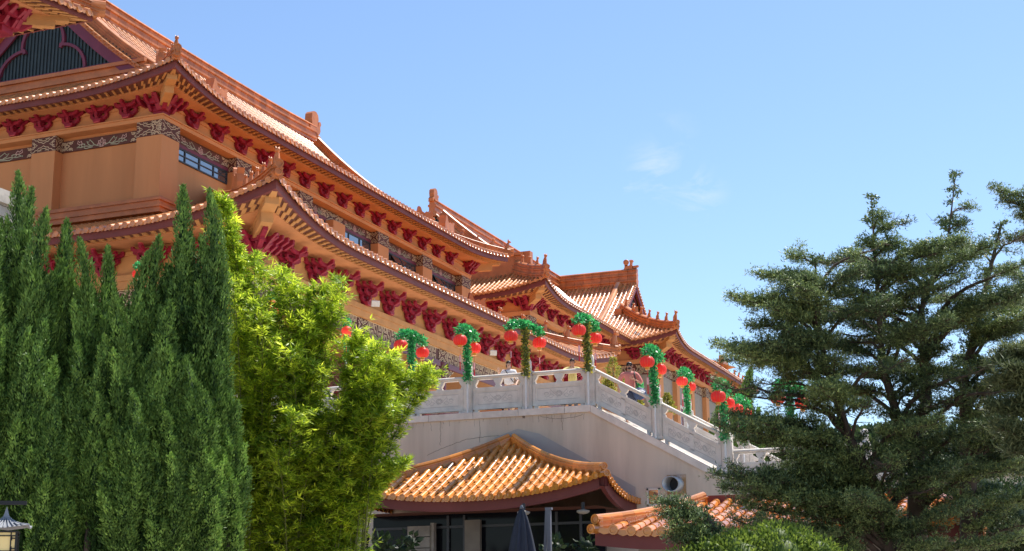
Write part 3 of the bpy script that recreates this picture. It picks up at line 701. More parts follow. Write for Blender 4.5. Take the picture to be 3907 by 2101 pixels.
mb = MB(); mb.box((XC-38, YC-.05, 16.72), (XC+.05, YC+LCL, 17.0)); mb.box((XC-38, YC, 16.36), (XC, YC+LCL, 16.715)); mb.build('cornice_beam', ['tan'], hall)
brackets(vl, hall, list(np.arange(2.75, LCL-1.5, 2.62)), 17.0, BR3, -.14)
brackets(vf, hall, list(np.arange(2.9, 37, 2.62)), 17.0, BR3, -.14)
corner_bracket(hall, (XC-.1, YC+.1), 17.0, CB3, -PI/2); corner_bracket(hall, (XC-.1, YC+LCL-.1), 17.0, CB3, 0)
colY = [.35, 10.6, 20.4, 30.2, LCL-.35]
for i in range(4):
    a, b = colY[i]+.55, colY[i+1]-.55
    if i == 0: a = .0
    frieze(vl, hall, a, b, 15.62, 16.355, -.16, 'key', .034)
    if i < 3: frieze(vl, hall, b, b+1.1, 15.62, 16.355, -.14, 'med', .03)
    mb = MB(); vl.box(mb, (a, -.14, 15.30), (b, -.02, 15.615)); mb.build('lintel', ['column'], hall)
    for k, uu in ((1, colY[i]+.2), (-1, colY[i+1]-.2)):   # carved bracket under the lintel beside the column
        m_ = MB(); m_.extrude([(0, 15.3), (k*1.5, 15.3), (k*1.1, 15.12), (k*.85, 15.0), (k*.55, 14.6), (k*.3, 14.45), (0, 14.2)], vl.at(uu, -.2, 0), vl.e, vl.n, Z_, .12, 0)
        paint(m_, [(arc(k*.45, .72, .25, 0, 300, 9), 1), (arc(k*.95, .9, .12, 0, 360, 8), 1), ([(k*.1, .1), (k*.5, .45), (k*.9, .75), (k*1.35, .98)], 1), ([(k*.05, .35), (k*.3, .7), (k*.6, .95)], 1)], vl.at(uu, -.14, 14.3), vl.e, Z_, vl.n, 1.0, .03); m_.build('spandrel', FMATS, hall)
for u in colY:
    mb = MB(); mb.lathe([(.42, 8.6), (.42, 9.0), (.3, 9.1), (.27, 9.2), (.25, 15.6)], (XC-.2, YC+u, 0), 16, 0, cap=False); mb.build('column', ['column'], hall)
frieze(vf, hall, .2, 9.5, 15.62, 16.355, -.16, 'key', .034); frieze(vf, hall, 10.2, 20, 15.62, 16.355, -.16, 'key', .034)
mb = MB(); mb.box((X0-WD, Y0+.1, 7.5), (X0+.1, Y0+YL-.1, 16.4)); mb.build('inner_wall', ['column'], hall)
for i in range(5):   # latticed door bays behind the columns
    mb = MB(); u0, u1 = 1.0+i*7.2, 6.9+i*7.2
    longw.box(mb, (u0, .1, 8.6), (u1, .2, 14.6), 0)
    for k in range(9):
        c = u0+.3+k*(u1-u0-.6)/8; longw.box(mb, (c-.04, .2, 9), (c+.04, .26, 14.5), 1)
    for z in (11, 13.2, 14.4): longw.box(mb, (u0, .2, z), (u1, .27, z+.1), 1)
    mb.build('door_panel', ['purple', 'red'], hall)
mb = MB(); mb.box((-78, 50.2, 7.452), (-31.0, 99, 8.6)); mb.build('podium', ['stone'], hall)

# ================================================================ second hall behind
h2 = thing('temple_hall', 'farther temple hall with orange ridge, partly hidden behind the great hall', 'temple', (-49.7, 120, 7.45))
BX, BY = -38.3, 103.2; p2 = prof_ab(.52, .018)
L2 = 36.0; VG2 = 3.9
b2_side = Slope((BX, BY, 26.5), (0, 1, 0), (-1, 0, 0), L2, p2, lambda u: u if u < VG2-.1 else 11.4, (.75, .5, 7), (True, False))
LW2 = 22.8
b2_front = Slope((BX, BY, 26.5), (-1, 0, 0), (0, 1, 0), LW2, p2, lambda u: min(u, LW2-u, VG2), (.75, .5, 7))
mb = MB(); b2_side.tiles(mb, .50, .55, .14, 0); b2_front.tiles(mb, .42, .5, .13, 0)
plain(mb, Slope((BX-LW2, BY, 26.5), (0, 1, 0), (1, 0, 0), L2, p2, b2_side.smax, (.75, .5, 7), (True, False)))
r2 = mb.build('roof', ['tile', 'burnt'], h2)
X2 = BX-LW2/2; Z2 = 26.5+p2(11.4)
mb = MB(); ridge(mb, [V(X2, BY+VG2-.1, Z2), V(X2, 139.0, Z2)], .7, 1.45, 0, .9); mb.build('main_ridge', ['ridge'], r2)
mb = MB(); ridge(mb, b2_side.line(lambda s: VG2+.35, 11.0, 3.6, 14, .05), .5, .8, 0, .7); mb.build('descending_ridge', ['ridge'], r2)
finial(r2, V(X2, BY+VG2+.3, Z2+1.15), (0, 1, 0), .60)
hip(b2_side, r2, 3.9, .55, .95, figs=6, fh=.75, beast=(4.0, .9, 1.0))
mb = MB(); mb.box((X2-9.5, BY+VG2-.35, 27.6), (X2+9.0, BY+VG2+.3, 30.6)); mb.box((X2-9.0, BY+VG2-.5, 30.3), (X2+8.4, BY+VG2+.3, 30.5)); mb.build('gable_base', ['ridge'], r2)
m_ = MB(); crest(m_, b2_side.P(VG2+.6, 3.3, .25), (0, 1, 0), 1.8, 1.5, .55); m_.build('beast_head', ['ridge'], r2)
xieshan_gable(r2, X2, BY+VG2+.35, (1, 0, 0), 7.3, 29.0, 35.2, (0, -1, 0))
soffit(b2_side, h2, 26.05, 1.95, 26.15, .40, rpitch=.5); soffit(b2_front, h2, 26.05, 1.95, 26.15, .40, rpitch=.5)
corner_beam(h2, b2_side, 26.15, 1.9, .28)
B2X, B2Y = BX-1.85, BY+1.85
w2l = Wall((B2X, B2Y, 0), (0, 1, 0), (1, 0, 0)); w2f = Wall((B2X, B2Y, 0), (-1, 0, 0), (0, -1, 0))
mb = MB(); mb.box((B2X-19, B2Y+.5, 7.5), (B2X-.5, 138, 26.2)); mb.build('wall', ['ochre'], h2)
mb = MB(); mb.box((B2X-19, B2Y-.05, 24.85), (B2X+.05, 128, 25.2)); mb.box((B2X-18.9, B2Y+.14, 25.2), (B2X-.14, 128, 26.16)); mb.build('cornice_beam', ['ochre'], h2)
for a, b in ((0, 1.5), (8.2, 9.7), (16.4, 17.9)):
    pillar(w2l, h2, a, b, 10, 23.95, 24.845, .5); 
for a, b in ((1.5, 8.2), (9.7, 16.4)): frieze(w2l, h2, a, b, 24.1, 24.75, -.42)
mb = MB(); w2f.box(mb, (0, -.5, 23.95), (1.5, .013, 24.84)); paint(mb, [([(x*1.5/.89, y) for x, y in l], m) for l, m in cap_lines()], w2f.at(0, .013, 23.95), w2f.e, Z_, w2f.n, .89); mb.build('capital', FMATS, h2)
frieze(w2f, h2, 1.5, 9, 24.1, 24.75, -.42, 'key')
brackets(w2l, h2, list(np.arange(2.6, 22, 2.4)), 25.2, BR3, -.14); brackets(w2f, h2, (2.9, 5.6, 8.4, 11.2), 25.2, BR3, -.14); corner_bracket(h2, (B2X-.1, B2Y+.1), 25.2, CB3, -PI/2)

# ================================================================ cross wing
wg = thing('temple_wing', 'cross wing at the far end with tall tiled gable and lattice windows below', 'temple', (-42, 138.5, 7.45))
WX, WY = -34.3, 127.0; LWF = 15.4; LWS = 36.0; VGW = 7.1; ZW = 26.3
wf = Slope((WX, WY, ZW), (-1, 0, 0), (0, 1, 0), LWF, p2, lambda u: u if u < VGW-.2 else 11.4, (.80, .5, 7), (True, False))
ws = Slope((WX, WY, ZW), (0, 1, 0), (-1, 0, 0), LWS, p2, lambda u: min(u, VGW), (.80, .5, 7), (True, False))
mb = MB(); wf.tiles(mb, .47, .62, .14, 0, burnt=.012); ws.tiles(mb, .47, .62, .14, 0)
plain(mb, Slope((WX, WY+23, ZW), (-1, 0, 0), (0, -1, 0), LWF, p2, wf.smax, (.8, .5, 7), (True, False)))
rw = mb.build('roof', ['tile', 'burnt'], wg)
YR, ZRW = WY+11.5, ZW+p2(11.45); XV = WX-VGW
mb = MB(); ridge(mb, [V(XV+.4, YR, ZRW), V(X2, YR, ZRW)], .7, 1.5, 0, .9); mb.build('main_ridge', ['ridge'], rw)
mb = MB(); ridge(mb, wf.line(lambda s: VGW+1.5, 11.1, 3.0, 18, .05), .5, .5, 0, .7)
for k in (0, 1):
    pth = wf.line(lambda s: VGW-.05, 11.3, 6.5, 14, .0)
    if k: pth = [V(p[0], 2*YR-p[1], p[2]) for p in pth]
    mb.sweep([(-.24, -.1), (.24, -.1), (.24, .12), (-.24, .12)], pth, 0)
    for p in resample(pth, .36): mb.lathe([(.12, -.15), (.125, .06), (.02, .07)], p+V(.28, 0, -.12), 8, 0, (1, 0, 0))
mb.build('descending_ridge', ['tile'], rw)
mb = MB()
for k in (0, 1):
    pth = [p+V(.12, 0, -.42) for p in wf.line(lambda s: VGW-.05, 11.4, 6.3, 14, .0)]
    if k: pth = [V(p[0], 2*YR-p[1], p[2]) for p in pth]
    mb.sweep([(-.08, -.32), (.08, -.32), (.08, .3), (-.08, .3)], pth, 0)
mb.build('barge_board', ['purple'], rw)
xieshan_gable(rw, XV-.35, YR, (0, -1, 0), 5.0, ZW+p2(6.5)+.4, ZRW+.2, (1, 0, 0))
mb = MB(); mb.box((XV-.5, WY+VGW-1.0, ZW+2.6), (XV+.25, WY+23-VGW+1.0, ZW+p2(6.6)+.35)); mb.build('gable_base', ['ridge'], rw)
hip(ws, rw, 7.2, .55, .62, figs=7, fh=.85, beast=(5.2, .75, 1.0)); m_ = MB(); crest(m_, ws.P(23.5, .9, .1), (0, 1, 0), 2.6, 1.5, .5); m_.build('beast_head', ['ridge'], rw)
for k in range(3):
    m_ = MB(); figure(m_, ws.P(28+k*2.0, .8, .1), .8, 0); m_.build('ridge_figure', ['ridge'], rw)
m_ = MB(); crest(m_, wf.P(VGW+1.5, 2.7, .1), (1, 0, 0), .95, 1.7, .8); m_.build('beast_head', ['ridge'], rw)
# dragon-head finial: ball on a neck, open hand-like crest and a short snout
mb = MB(); fp = V(XV-.4, YR, ZRW+1.2)
def fpoly(l): mb.extrude([(x*.6, z*.6) for x, z in l], fp, X_, Y_, Z_, .35, 0)
fpoly([(-1.3, 0), (.75, -.2), (.7, .9), (.45, 1.2), (.5, 1.6), (.7, 1.9), (.62, 2.05), (.45, 1.95), (.36, 2.15), (.24, 1.98), (.10, 2.08), (.02, 1.85), (.15, 1.55), (.10, 1.15), (-.15, 1.05), (-.45, 1.2), (-.75, 1.15), (-.95, .6)])
fpoly([(.6, .45), (1.55, .75), (1.6, 1.0), (.6, .95)])
mb.lathe([(.01, -.16), (.27, -.15), (.31, 0), (.27, .15), (.01, .16)], fp+V(-.37, 0, 1.05), 16, 0, (0, 1, 0)); fpoly([(-.85, 1.0), (-.40, 1.0), (-.40, 1.5), (-.85, 1.5)])
mb.build('ridge_finial', ['ridge'], rw)
soffit(wf, wg, ZW-.42, 2.1, ZW-.3, .40, rpitch=.55); soffit(ws, wg, ZW-.42, 2.1, ZW-.3, .40, rpitch=.55); corner_beam(wg, ws, ZW-.3, 2.0, .32)
QX, QY = WX-2.0, WY+2.0
wwf = Wall((QX, QY, 0), (-1, 0, 0), (0, -1, 0)); wws = Wall((QX, QY, 0), (0, 1, 0), (1, 0, 0))
mb = MB(); mb.box((QX-13, QY+.45, 7.5), (QX-.45, QY+33, ZW-.3)); mb.build('wall', ['concrete'], wg)
mb = MB(); mb.box((QX-13, QY-.05, 24.55), (QX+.05, QY+33, 24.9)); mb.box((QX-13, QY+.14, 24.9), (QX-.14, QY+33, ZW-.28)); mb.build('cornice_beam', ['ochre'], wg)
for a, b in ((0, 1.2), (6.0, 7.0), (11.8, 12.8), (17.6, 18.8), (24, 25), (31, 32)): pillar(wws, wg, a, b, 9, 23.5, 24.54, .46, mat='ochre')
for a, b in ((1.2, 6.0), (7.0, 11.8), (12.8, 17.6), (18.8, 24), (25, 31)):
    frieze(wws, wg, a, b, 23.6, 24.5, -.40)
pillar(wwf, wg, 4.6, 5.6, 9, 23.5, 24.54, .46); frieze(wwf, wg, 1.2, 4.6, 23.5, 24.5, -.36); frieze(wwf, wg, 5.6, 10.5, 23.5, 24.5, -.36)
for a, b in ((8.2, 10.6), (2.4, 4.8)):
    mb = MB(); wws.box(mb, (a, -.42, 16.5), (b, -.36, 21.2), 0); wws.box(mb, (a-.2, -.40, 21.2), (b+.2, -.28, 21.5), 1)
    for c in (a-.2, (a+b)/2-.1, b): wws.box(mb, (c, -.38, 16.5), (c+.2, -.28, 21.2), 1)
    mb.build('window', ['column', 'stone'], wg)
brackets(wws, wg, list(np.arange(2.4, 32, 2.3)), 24.9, BR3, -.14); brackets(wwf, wg, list(np.arange(2.4, 12, 2.3)), 24.9, BR3, -.14); corner_bracket(wg, (QX-.1, QY+.1), 24.9, CB3, -PI/2)

# ================================================================ nearer tower, only an eave corner in frame
tp = at(352, 62, 52)
tw = thing('gate_tower', 'tower roof corner with dark red fascia jutting in at the top left', 'tower', (tp[0]-6, tp[1]-6, 0))
TX, TY, TZ = tp[0]-.25, tp[1]-.25, tp[2]-.18
tl = 12.0; pt_ = prof_ab(.5, .03)
t_side = Slope((TX, TY, TZ), (0, -1, 0), (-1, 0, 0), tl, pt_, lambda u: min(u, tl-u, 5.9), (.22, .40, 5)); t_back = Slope((TX, TY, TZ), (-1, 0, 0), (0, -1, 0), tl, pt_, lambda u: min(u, tl-u, 5.9), (.22, .40, 5))
mb = MB(); t_side.tiles(mb, .40, .45, .125, 0); t_back.tiles(mb, .40, .45, .125, 0)
plain(mb, Slope((TX-tl, TY, TZ), (0, -1, 0), (1, 0, 0), tl, pt_, t_side.smax, (.62, .45, 5))); plain(mb, Slope((TX, TY-tl, TZ), (-1, 0, 0), (0, 1, 0), tl, pt_, t_side.smax, (.62, .45, 5)))
tr = mb.build('roof', ['tile', 'burnt'], tw); hip(t_side, tr, 5.9, .36, .4, figs=0)
soffit(t_side, tw, TZ-.20, 2.0, TZ-.1, .22, rpitch=.40); soffit(t_back, tw, TZ-.20, 2.0, TZ-.1, .22, rpitch=.40); corner_beam(tw, t_side, TZ-.20, 1.5, .15, ln=.62)
mb = MB(); mb.box((TX-tl+2.6, TY-tl+2.6, 0), (TX-2.6, TY-2.6, TZ-.9)); mb.build('wall', ['ochre'], tw)
tws = Wall((TX-1.6, TY-1.6, 0), (0, -1, 0), (1, 0, 0)); twb = Wall((TX-1.6, TY-1.6, 0), (-1, 0, 0), (0, 1, 0))
brackets(tws, tw, (2.2, 3.9, 5.6), TZ-.95, BR2); brackets(twb, tw, (2.2, 3.9, 5.6), TZ-.95, BR2); corner_bracket(tw, (TX-1.75, TY-1.75), TZ-.92, CB2, 0)
mb = MB(); mb.box((TX-tl+1.9, TY-tl+1.9, TZ-.9), (TX-1.9, TY-1.9, TZ-.2)); mb.build('cornice_beam', ['ochre'], tw)

# stone turret at the left edge
sp = at(-18, 712, 45)
st = thing('stone_turret', 'pale stone turret of rough blocks at the far left edge', 'turret', (sp[0]-1.6, sp[1], 0))
mb = MB(); bw = .62; z = 0; k = 0
while z < sp[2]-.45:
    h = .34
    for face in range(2):
        x = (-3.0 if face == 0 else -1.25)+(k % 2)*bw/2
        while x < 0:
            x2 = min(0, x+bw-.02+random.uniform(-.04, .04)); d = random.uniform(-.03, .05)
            if face == 0: mb.box((sp[0]+x-.0, sp[1]-d, z+.012), (sp[0]+x2, sp[1]+.3, z+h-.012))
            else: mb.box((sp[0]-.3, sp[1]-x2, z+.012), (sp[0]+d, sp[1]-x, z+h-.012))
            x += bw
    z += h; k += 1
mb.box((sp[0]-2.9, sp[1]+.06, 0), (sp[0]-.06, sp[1]+1.2, sp[2]-.45))
mb.build('wall', ['block'], st)
mb = MB(); x = -3.1
while x < .1: mb.box((sp[0]+x, sp[1]-.12, sp[2]-.45), (sp[0]+min(.12, x+.55), sp[1]+1.35, sp[2]+.0-(.02*(int(x*7) % 2)))); x += .58
mb.build('coping', ['block'], st)
# ================================================================ ground and terrace
YT = 39.15; ZD = 7.45; SL = .565; XS = -13.1; XB = -9.0; ZLAND = ZD-SL*(XB-XS)   # stairs fall to the right from XS to a landing at XB
mb = MB(); mb.add([(-1500, -300, 0), (1500, -300, 0), (1500, 2500, 0), (-1500, 2500, 0)], [(0, 1, 2, 3)]); structure(mb.build('ground', ['court']))
mb = MB(); mb.box((-90, YT+.5, 7.2), (XS, 150, ZD)); structure(mb.build('terrace_paving', ['paving']))
tw_ = thing('terrace_wall', 'weathered beige retaining wall carrying the white stone balustrade', 'wall', (-30, YT, 0))
# one wall face: level top to XS then falling with the stairs
def zc(x): return ZD if x <= XS else (ZD-SL*(x-XS) if x < XB else ZLAND)
mb = MB(); xs = [-90, XS, XB, 0.5]
vs = []
for x in xs: vs += [(x, YT, 0), (x, YT, zc(x)-.19), (x, YT+.55, zc(x)-.19), (x, YT+.55, 0)]
mb.add(vs, [f for i in range(3) for f in ((4*i, 4*i+4, 4*i+5, 4*i+1), (4*i+1, 4*i+5, 4*i+6, 4*i+2), (4*i+2, 4*i+6, 4*i+7, 4*i+3))]); mb.add(vs, [(12, 15, 14, 13)])
mb.build('wall_face', ['render'], tw_)
mb = MB()
cx = [-40+1.45*i for i in range(19)]; cx = [x for x in cx if x < XS-.3]+[XS]
for a, b in zip(cx[:-1], cx[1:]): mb.box((a+.006, YT-.05, ZD-.20), (b-.006, YT+.6, ZD-.006))
n = 3
for i in range(n):
    a, b = XS+(XB-XS)*i/n, XS+(XB-XS)*(i+1)/n
    p = [(a, YT-.05, zc(a)-.22), (b, YT-.05, zc(b)-.22), (b, YT-.05, zc(b)-.006), (a, YT-.05, zc(a)-.006)]; p += [(x, YT+.6, z) for x, y, z in p]
    mb.add(p, [(0, 1, 2, 3), (7, 6, 5, 4), (3, 2, 6, 7), (0, 4, 5, 1)])
mb.box((XB, YT-.05, ZLAND-.2), (.5, YT+.6, ZLAND-.006)); mb.build('coping', ['stone'], tw_)
mb = MB()   # hairline cracks and the old flashing line on the wall
def crk(pts, w=.007):
    P = resample([onY(x, y, YT)-V(0, .004, 0) for x, y in pts], .06); mb.ribbon([p+V(random.gauss(0, .010), 0, random.gauss(0, .006)) for p in P], w*.8, (0, -1, 0))
crk([(1680, 1605), (1682, 1650), (1679, 1700)]); crk([(1830, 1605), (1832, 1650), (1830, 1688)], .008); crk([(2143, 1580), (2145, 1640)])
crk([(1630, 1735), (1700, 1705), (1780, 1675), (1880, 1663), (1950, 1660)], .008); crk([(2010, 1655), (2100, 1690), (2180, 1730), (2290, 1778), (2320, 1810)], .008); crk([(2060, 1588), (2120, 1598), (2200, 1590), (2225, 1580)], .007)
crk([(1520, 1800), (1550, 1775), (1570, 1760)], .008); crk([(1995, 1565), (1999, 1595)], .05)
for i in range(30):
    x = 1500+i*25+random.uniform(-12, 12); y = 1618-(x-1500)*.0622; crk([(x, y+2), (x+random.uniform(-2, 2), y+random.uniform(6, 34))], random.uniform(.003, .007))
mb.build('wall_crack', ['crack'], tw_)
mb = MB(); P_ = lambda x, y, d=.02: onY(x, y, YT)-V(0, d, 0)
q = [P_(1885, 1670), P_(1975, 1636), P_(2060, 1655), P_(2225, 1745), P_(2425, 1858), P_(2424, 1935), P_(2280, 1800), P_(2100, 1740), P_(1960, 1690)]
mb.add(q, [tuple(range(len(q)-1, -1, -1))], 0); mb.build('flashing_patch', ['patch'], tw_)
# stairs
mb = MB(); ns = 16; rise = (ZD-ZLAND)/ns; run = (XB-XS)/ns
for i in range(ns): mb.box((XS+i*run, YT+.55, 0 if i % 4 == 0 else ZD-(i+2.2)*rise-.3), (XS+(i+1)*run, 50.0, ZD-(i+1)*rise))
mb.box((XB, YT+.55, ZLAND-.3), (.5, 50.0, ZLAND-rise*0-.012)); structure(mb.build('stairs', ['stone']))
mb = MB(); mb.box((.5, YT, 0), (9, 50, 2.2)); structure(mb.build('stair_plinth', ['stone']))
# ---------------------------------------------------------------- balustrades
def carving(asp, h):
    c = 0; L = []
    L += [arc(0, .5, .22, 0, 360, 16, .9), arc(0, .5, .12, 0, 360, 10)]
    for a in range(0, 360, 45): L.append([(.20*math.cos(math.radians(a)), .5+.2*math.sin(math.radians(a))), (.30*math.cos(math.radians(a+22)), .5+.27*math.sin(math.radians(a+22))), (.20*math.cos(math.radians(a+45)), .5+.2*math.sin(math.radians(a+45)))])
    for s in (1, -1):
        X = lambda l: [(s*x, y) for x, y in l]
        L += [X([(.28, .45), (.42, .62), (.58, .78), (.72, .70), (.62, .52), (.45, .42), (.36, .30)]), X([(.58, .78), (.66, .92)]), X([(.6, .5), (.78, .35), (.95, .25), (1.1, .35)]), X(arc(.98, .55, .18, 0, 360, 10, .7)), X([(.8, .55), (.9, .62), (1.05, .62), (1.16, .5)]), X([(.42, .40), (.5, .22), (.66, .18), (.8, .3)])]
    return L
def panel_pieces(parent, wl, u0, u1, zf, k=0.0, y=0):
    # wl: Wall frame; zf(u): base height; the panel shears with the slope
    def fn(p): return wl.at(p[0], p[1], p[2]+zf(p[0]))
    L = u1-u0
    def bx(mb, a, b, m=0): mb.box(a, b, m, fn)
    mb = MB(); bx(mb, (u0, -.06, .10), (u1, .06, .70)); bx(mb, (u0, -.085, .69), (u1, .085, .765)); bx(mb, (u0, -.085, .10), (u1, .085, .17))
    for a in (u0, u1-.09): bx(mb, (a, -.075, .17), (a+.09, .075, .70))
    for z in (.17, .64): bx(mb, (u0+.09, -.075, z), (u1-.09, .075, z+.05))
    nrm = wl.n
    def rib(l, w, m=1, d=.0605): mb.ribbon([fn((x, d, z)) for x, z in l], w, nrm, m, .002)
    a, b, c, d = u0+.16, u1-.16, .255, .605
    spans = [(a, b)] if abs(zf(u1)-zf(u0)) < .1 else [(a, (a+b)/2-.06), ((a+b)/2+.06, b)]
    for a, b in spans:
        rib([(a, c), (b, c), (b, d), (a, d), (a, c)], .007); h = d-c
        for l in carving(0, 0):
            cc = (a+b)/2; sx = h if (b-a) > 1.0 else h*.62
            rib([(cc+x*sx*1.15, c+y_*h) for x, y_ in l], .0055)
    if len(spans) > 1: bx(mb, ((u0+u1)/2-.06, -.075, .2), ((u0+u1)/2+.06, .075, .66))
    for a in (u0+.05, u1-.15): bx(mb, (a, -.07, 0), (a+.1, .07, .10))
    mb.build('panel', ['stone', 'stone_line'], parent)
    mb = MB()
    kk = 10; vs = []
    for u in (u0, u1):
        for j in range(kk):
            t = 2*PI*j/kk; vs.append(fn((u, .088*math.cos(t), 1.085+.056*math.sin(t))))
    mb.add(vs, [(j, (j+1) % kk, kk+(j+1) % kk, kk+j) for j in range(kk)], 0, True); bx(mb, (u0, -.045, 1.01), (u1, .045, 1.04)); mb.build('handrail', ['stone'], parent)
    for c, half in ((u0, 1), ((u0+u1)/2, 0), (u1, -1)):
        pr_ = [(.09, .766), (.09, .80), (.065, .82), (.065, .85), (.12, .93), (.15, 1.012)]
        poly = [(x, z) for x, z in pr_]+[(-x, z) for x, z in pr_[::-1]]
        if half: poly = [(max(0, x*half)*half, z) for x, z in poly]
        mb = MB(); n = len(poly); vs = [fn((c+x, s*.06, z)) for s in (-1, 1) for x, z in poly]
        if half:
            poly = [(0, .766)]+[(x*half, z) for x, z in pr_]+[(0, 1.012)]; n = len(poly); vs = [fn((c+x, s*.06, z)) for s in (-1, 1) for x, z in poly]
        mb.add(vs, [tuple(range(n)), tuple(range(2*n-1, n-1, -1))]+[(i, n+i, n+(i+1) % n, (i+1) % n) for i in range(n)]); mb.build('vase_support', ['stone'], parent)
def bal_post(parent, p, h=1.12, fin=.40):
    mb = MB(); x, y, z = p; 
    mb.box((x-.13, y-.13, z-.02), (x+.13, y+.13, z+h)); mb.box((x-.085, y-.15, z+.1), (x+.085, y+.15, z+h-.12)); mb.box((x-.15, y-.085, z+.1), (x+.15, y+.085, z+h-.12)); mb.box((x-.16, y-.16, z), (x+.16, y+.16, z+.09))
    mb.lathe([(.15, h), (.17, h+.03), (.12, h+.06)], (x, y, z), 8); mb.lathe([(.095, h+.06), (.105, h+.1), (.105, h+fin-.08), (.085, h+fin-.02), (.03, h+fin)], (x, y, z), 12)
    mb.build('post', ['stone'], parent)
fw_ = Wall((0, YT+.28, 0), (1, 0, 0), (0, -1, 0))
PX = [-26.66, -24.74, -22.82, -20.9, -18.98, -17.06, -15.14, -13.18]
b1 = thing('balustrade', 'white stone balustrade with carved panels along the level terrace edge', 'balustrade', (-17, YT+.28, ZD))
for x in PX: bal_post(b1, (x, YT+.28, ZD))
for a, b in zip(PX[:-1], PX[1:]): panel_pieces(b1, fw_, a+.16, b-.16, lambda u: ZD)
b2 = thing('balustrade', 'white stone balustrade sloping down the near side of the stairs', 'balustrade', (-11, YT+.28, ZD-1))
SX = [-13.18, -11.2, -9.22]
def zs(u): return ZD-SL*max(0, u-XS-.0)
for x in SX[1:]: bal_post(b2, (x, YT+.28, zs(x)))
for a, b in zip(SX[:-1], SX[1:]): panel_pieces(b2, fw_, a+.16, b-.16, zs)
for i, (a, b) in enumerate(((-9.06, -7.5), (-7.2, -5.6))): panel_pieces(b2, fw_, a+.02, b-.02, lambda u: ZLAND-.3)
for x in (-7.35, -5.45): bal_post(b2, (x, YT+.28, ZLAND-.3))
bw_ = Wall((0, 50.0, 0), (1, 0, 0), (0, -1, 0))
b3 = thing('balustrade', 'white stone balustrade down the far side of the stairs', 'balustrade', (-11, 50, ZD-1))
for x in SX: bal_post(b3, (x+.15, 50.0, zs(x)-.0))
for a, b in zip(SX[:-1], SX[1:]): panel_pieces(b3, bw_, a+.31, b-.01, zs)

# ================================================================ kiosk against the terrace wall
def kiosk(nm, label, Xa, Xl, Xr, Yw, Yf, ze, zt, pitch, lift, fas, seg=.36, al=None, ar=None):
    kk = thing('kiosk', label, 'pavilion', (Xa, Yf+1, 0)); D = Yw-Yf; al, ar = al or Xa-Xl, ar or Xr-Xa; WL = Xr-Xl; H = zt-ze
    pk = lambda s: H*(.80*(s/D)+.20*(s/D)**2)
    class KS(Slope):
        def w(q, u):
            d0, d1 = q.norm
            return (max(0, 1-u/d0)**2.3 if q.ends[0] else 0), (max(0, 1-(q.L-u)/d1)**2.3 if q.ends[1] else 0)
    fr = KS((Xl, Yf, ze), (1, 0, 0), (0, 1, 0), WL, pk, lambda u: D*min(1, u/al, (WL-u)/ar), (lift, .22, 1), (True, True), (al, ar))
    sr = KS((Xr, Yf, ze), (0, 1, 0), (-1, 0, 0), D, lambda s: H*(.80*(s/ar)+.20*(s/ar)**2), lambda u: ar*u/D, (lift, .22, 1), (True, False), (D, D))
    s_l = KS((Xl, Yf, ze), (0, 1, 0), (1, 0, 0), D, lambda s: H*(.80*(s/al)+.20*(s/al)**2), lambda u: al*u/D, (lift, .22, 1), (True, False), (D, D))
    mb = MB(); fr.tiles(mb, pitch, seg, pitch*.33, 0, burnt=.02, drip=.10, jit=.008); sr.tiles(mb, pitch, seg, pitch*.30, 0, burnt=.02, drip=.1); s_l.tiles(mb, pitch, seg, pitch*.30, 0, drip=.1)
    rf = mb.build('roof', ['tile_yellow', 'burnt'], kk)
    pr_ = [(-.08, -.06), (-.08, .10), (-.115, .105), (-.115, .135), (-.07, .14), (-.08, .18), (-.05, .225), (0, .245), (.05, .225), (.08, .18), (.07, .14), (.115, .135), (.115, .105), (.08, .10), (.08, -.06)]
    for fu, S in ((lambda s: s*al/D, D), (lambda s: fr.L-s*ar/D, D)):
        mb = MB(); pth = resample(fr.line(fu, S-.02, .06, 20, .03), .38)
        for i in range(len(pth)-1): g_ = (pth[i+1]-pth[i])*.01; mb.sweep(pr_, [pth[i]+g_, pth[i+1]-g_], 0, rnd=random.random())
        e = pth[-1]-pth[-2]; e[2] = 0; e /= np.linalg.norm(e)
        mb.lathe([(.095, -.1), (.10, .05), (.07, .05), (.06, .03), (.01, .04)], pth[-1]+V(0, 0, .15), 12, 0, e, False, False); mb.lathe([(.09, -.15), (.095, .10), (.065, .10), (.06, .08), (.01, .09)], pth[-1]+e*.08-V(0, 0, .04), 12, 0, e, False, False)
        mb.build('hip_ridge', ['tile_yellow'], rf)
    for sl, ends in ((fr, None), (sr, None)):
        mb = MB(); n = 28; us = np.linspace(0, sl.L, n+1); vs = []
        for u in us:
            t = sl.P(u, .06); w_ = sum(sl.w(u)); vs += [t+V(0, 0, -.06), t+V(0, 0, -.06-fas)-sl.e*0, t+sl.n*.12+V(0, 0, -.06-fas), t+sl.n*.12+V(0, 0, -.06)]
        mb.add(vs, [(4*i+a, 4*i+b, 4*i+4+b, 4*i+4+a) for i in range(n) for a, b in ((0, 1), (1, 2), (2, 3))]); mb.build('fascia_board', ['fascia'], kk)
    mb = MB(); mb.add([(Xl+.2, Yf+.2, ze-fas), (Xr-.2, Yf+.2, ze-fas), (Xr-.2, Yw, ze-fas+.05), (Xl+.2, Yw, ze-fas+.05)], [(0, 1, 2, 3)]); mb.build('ceiling', ['board'], kk)
    return kk, fr
kk, kfr = kiosk('kiosk', 'orange tiled hipped kiosk roof against the beige terrace wall', -15.55, -19.45, -11.75, YT-.02, 35.75, 4.62, 6.50, .258, .50, .30)
mb = MB(); yb = 37.4
mb.box((-19.2, yb, 0), (-12.2, yb+.12, 4.35)); mb.build('back_glass', ['darkglass'], kk)
mb = MB()
for x in (-16.85, -16.35, -13.6, -12.9): mb.box((x, yb-.08, 0), (x+.07, yb-.004, 4.3))
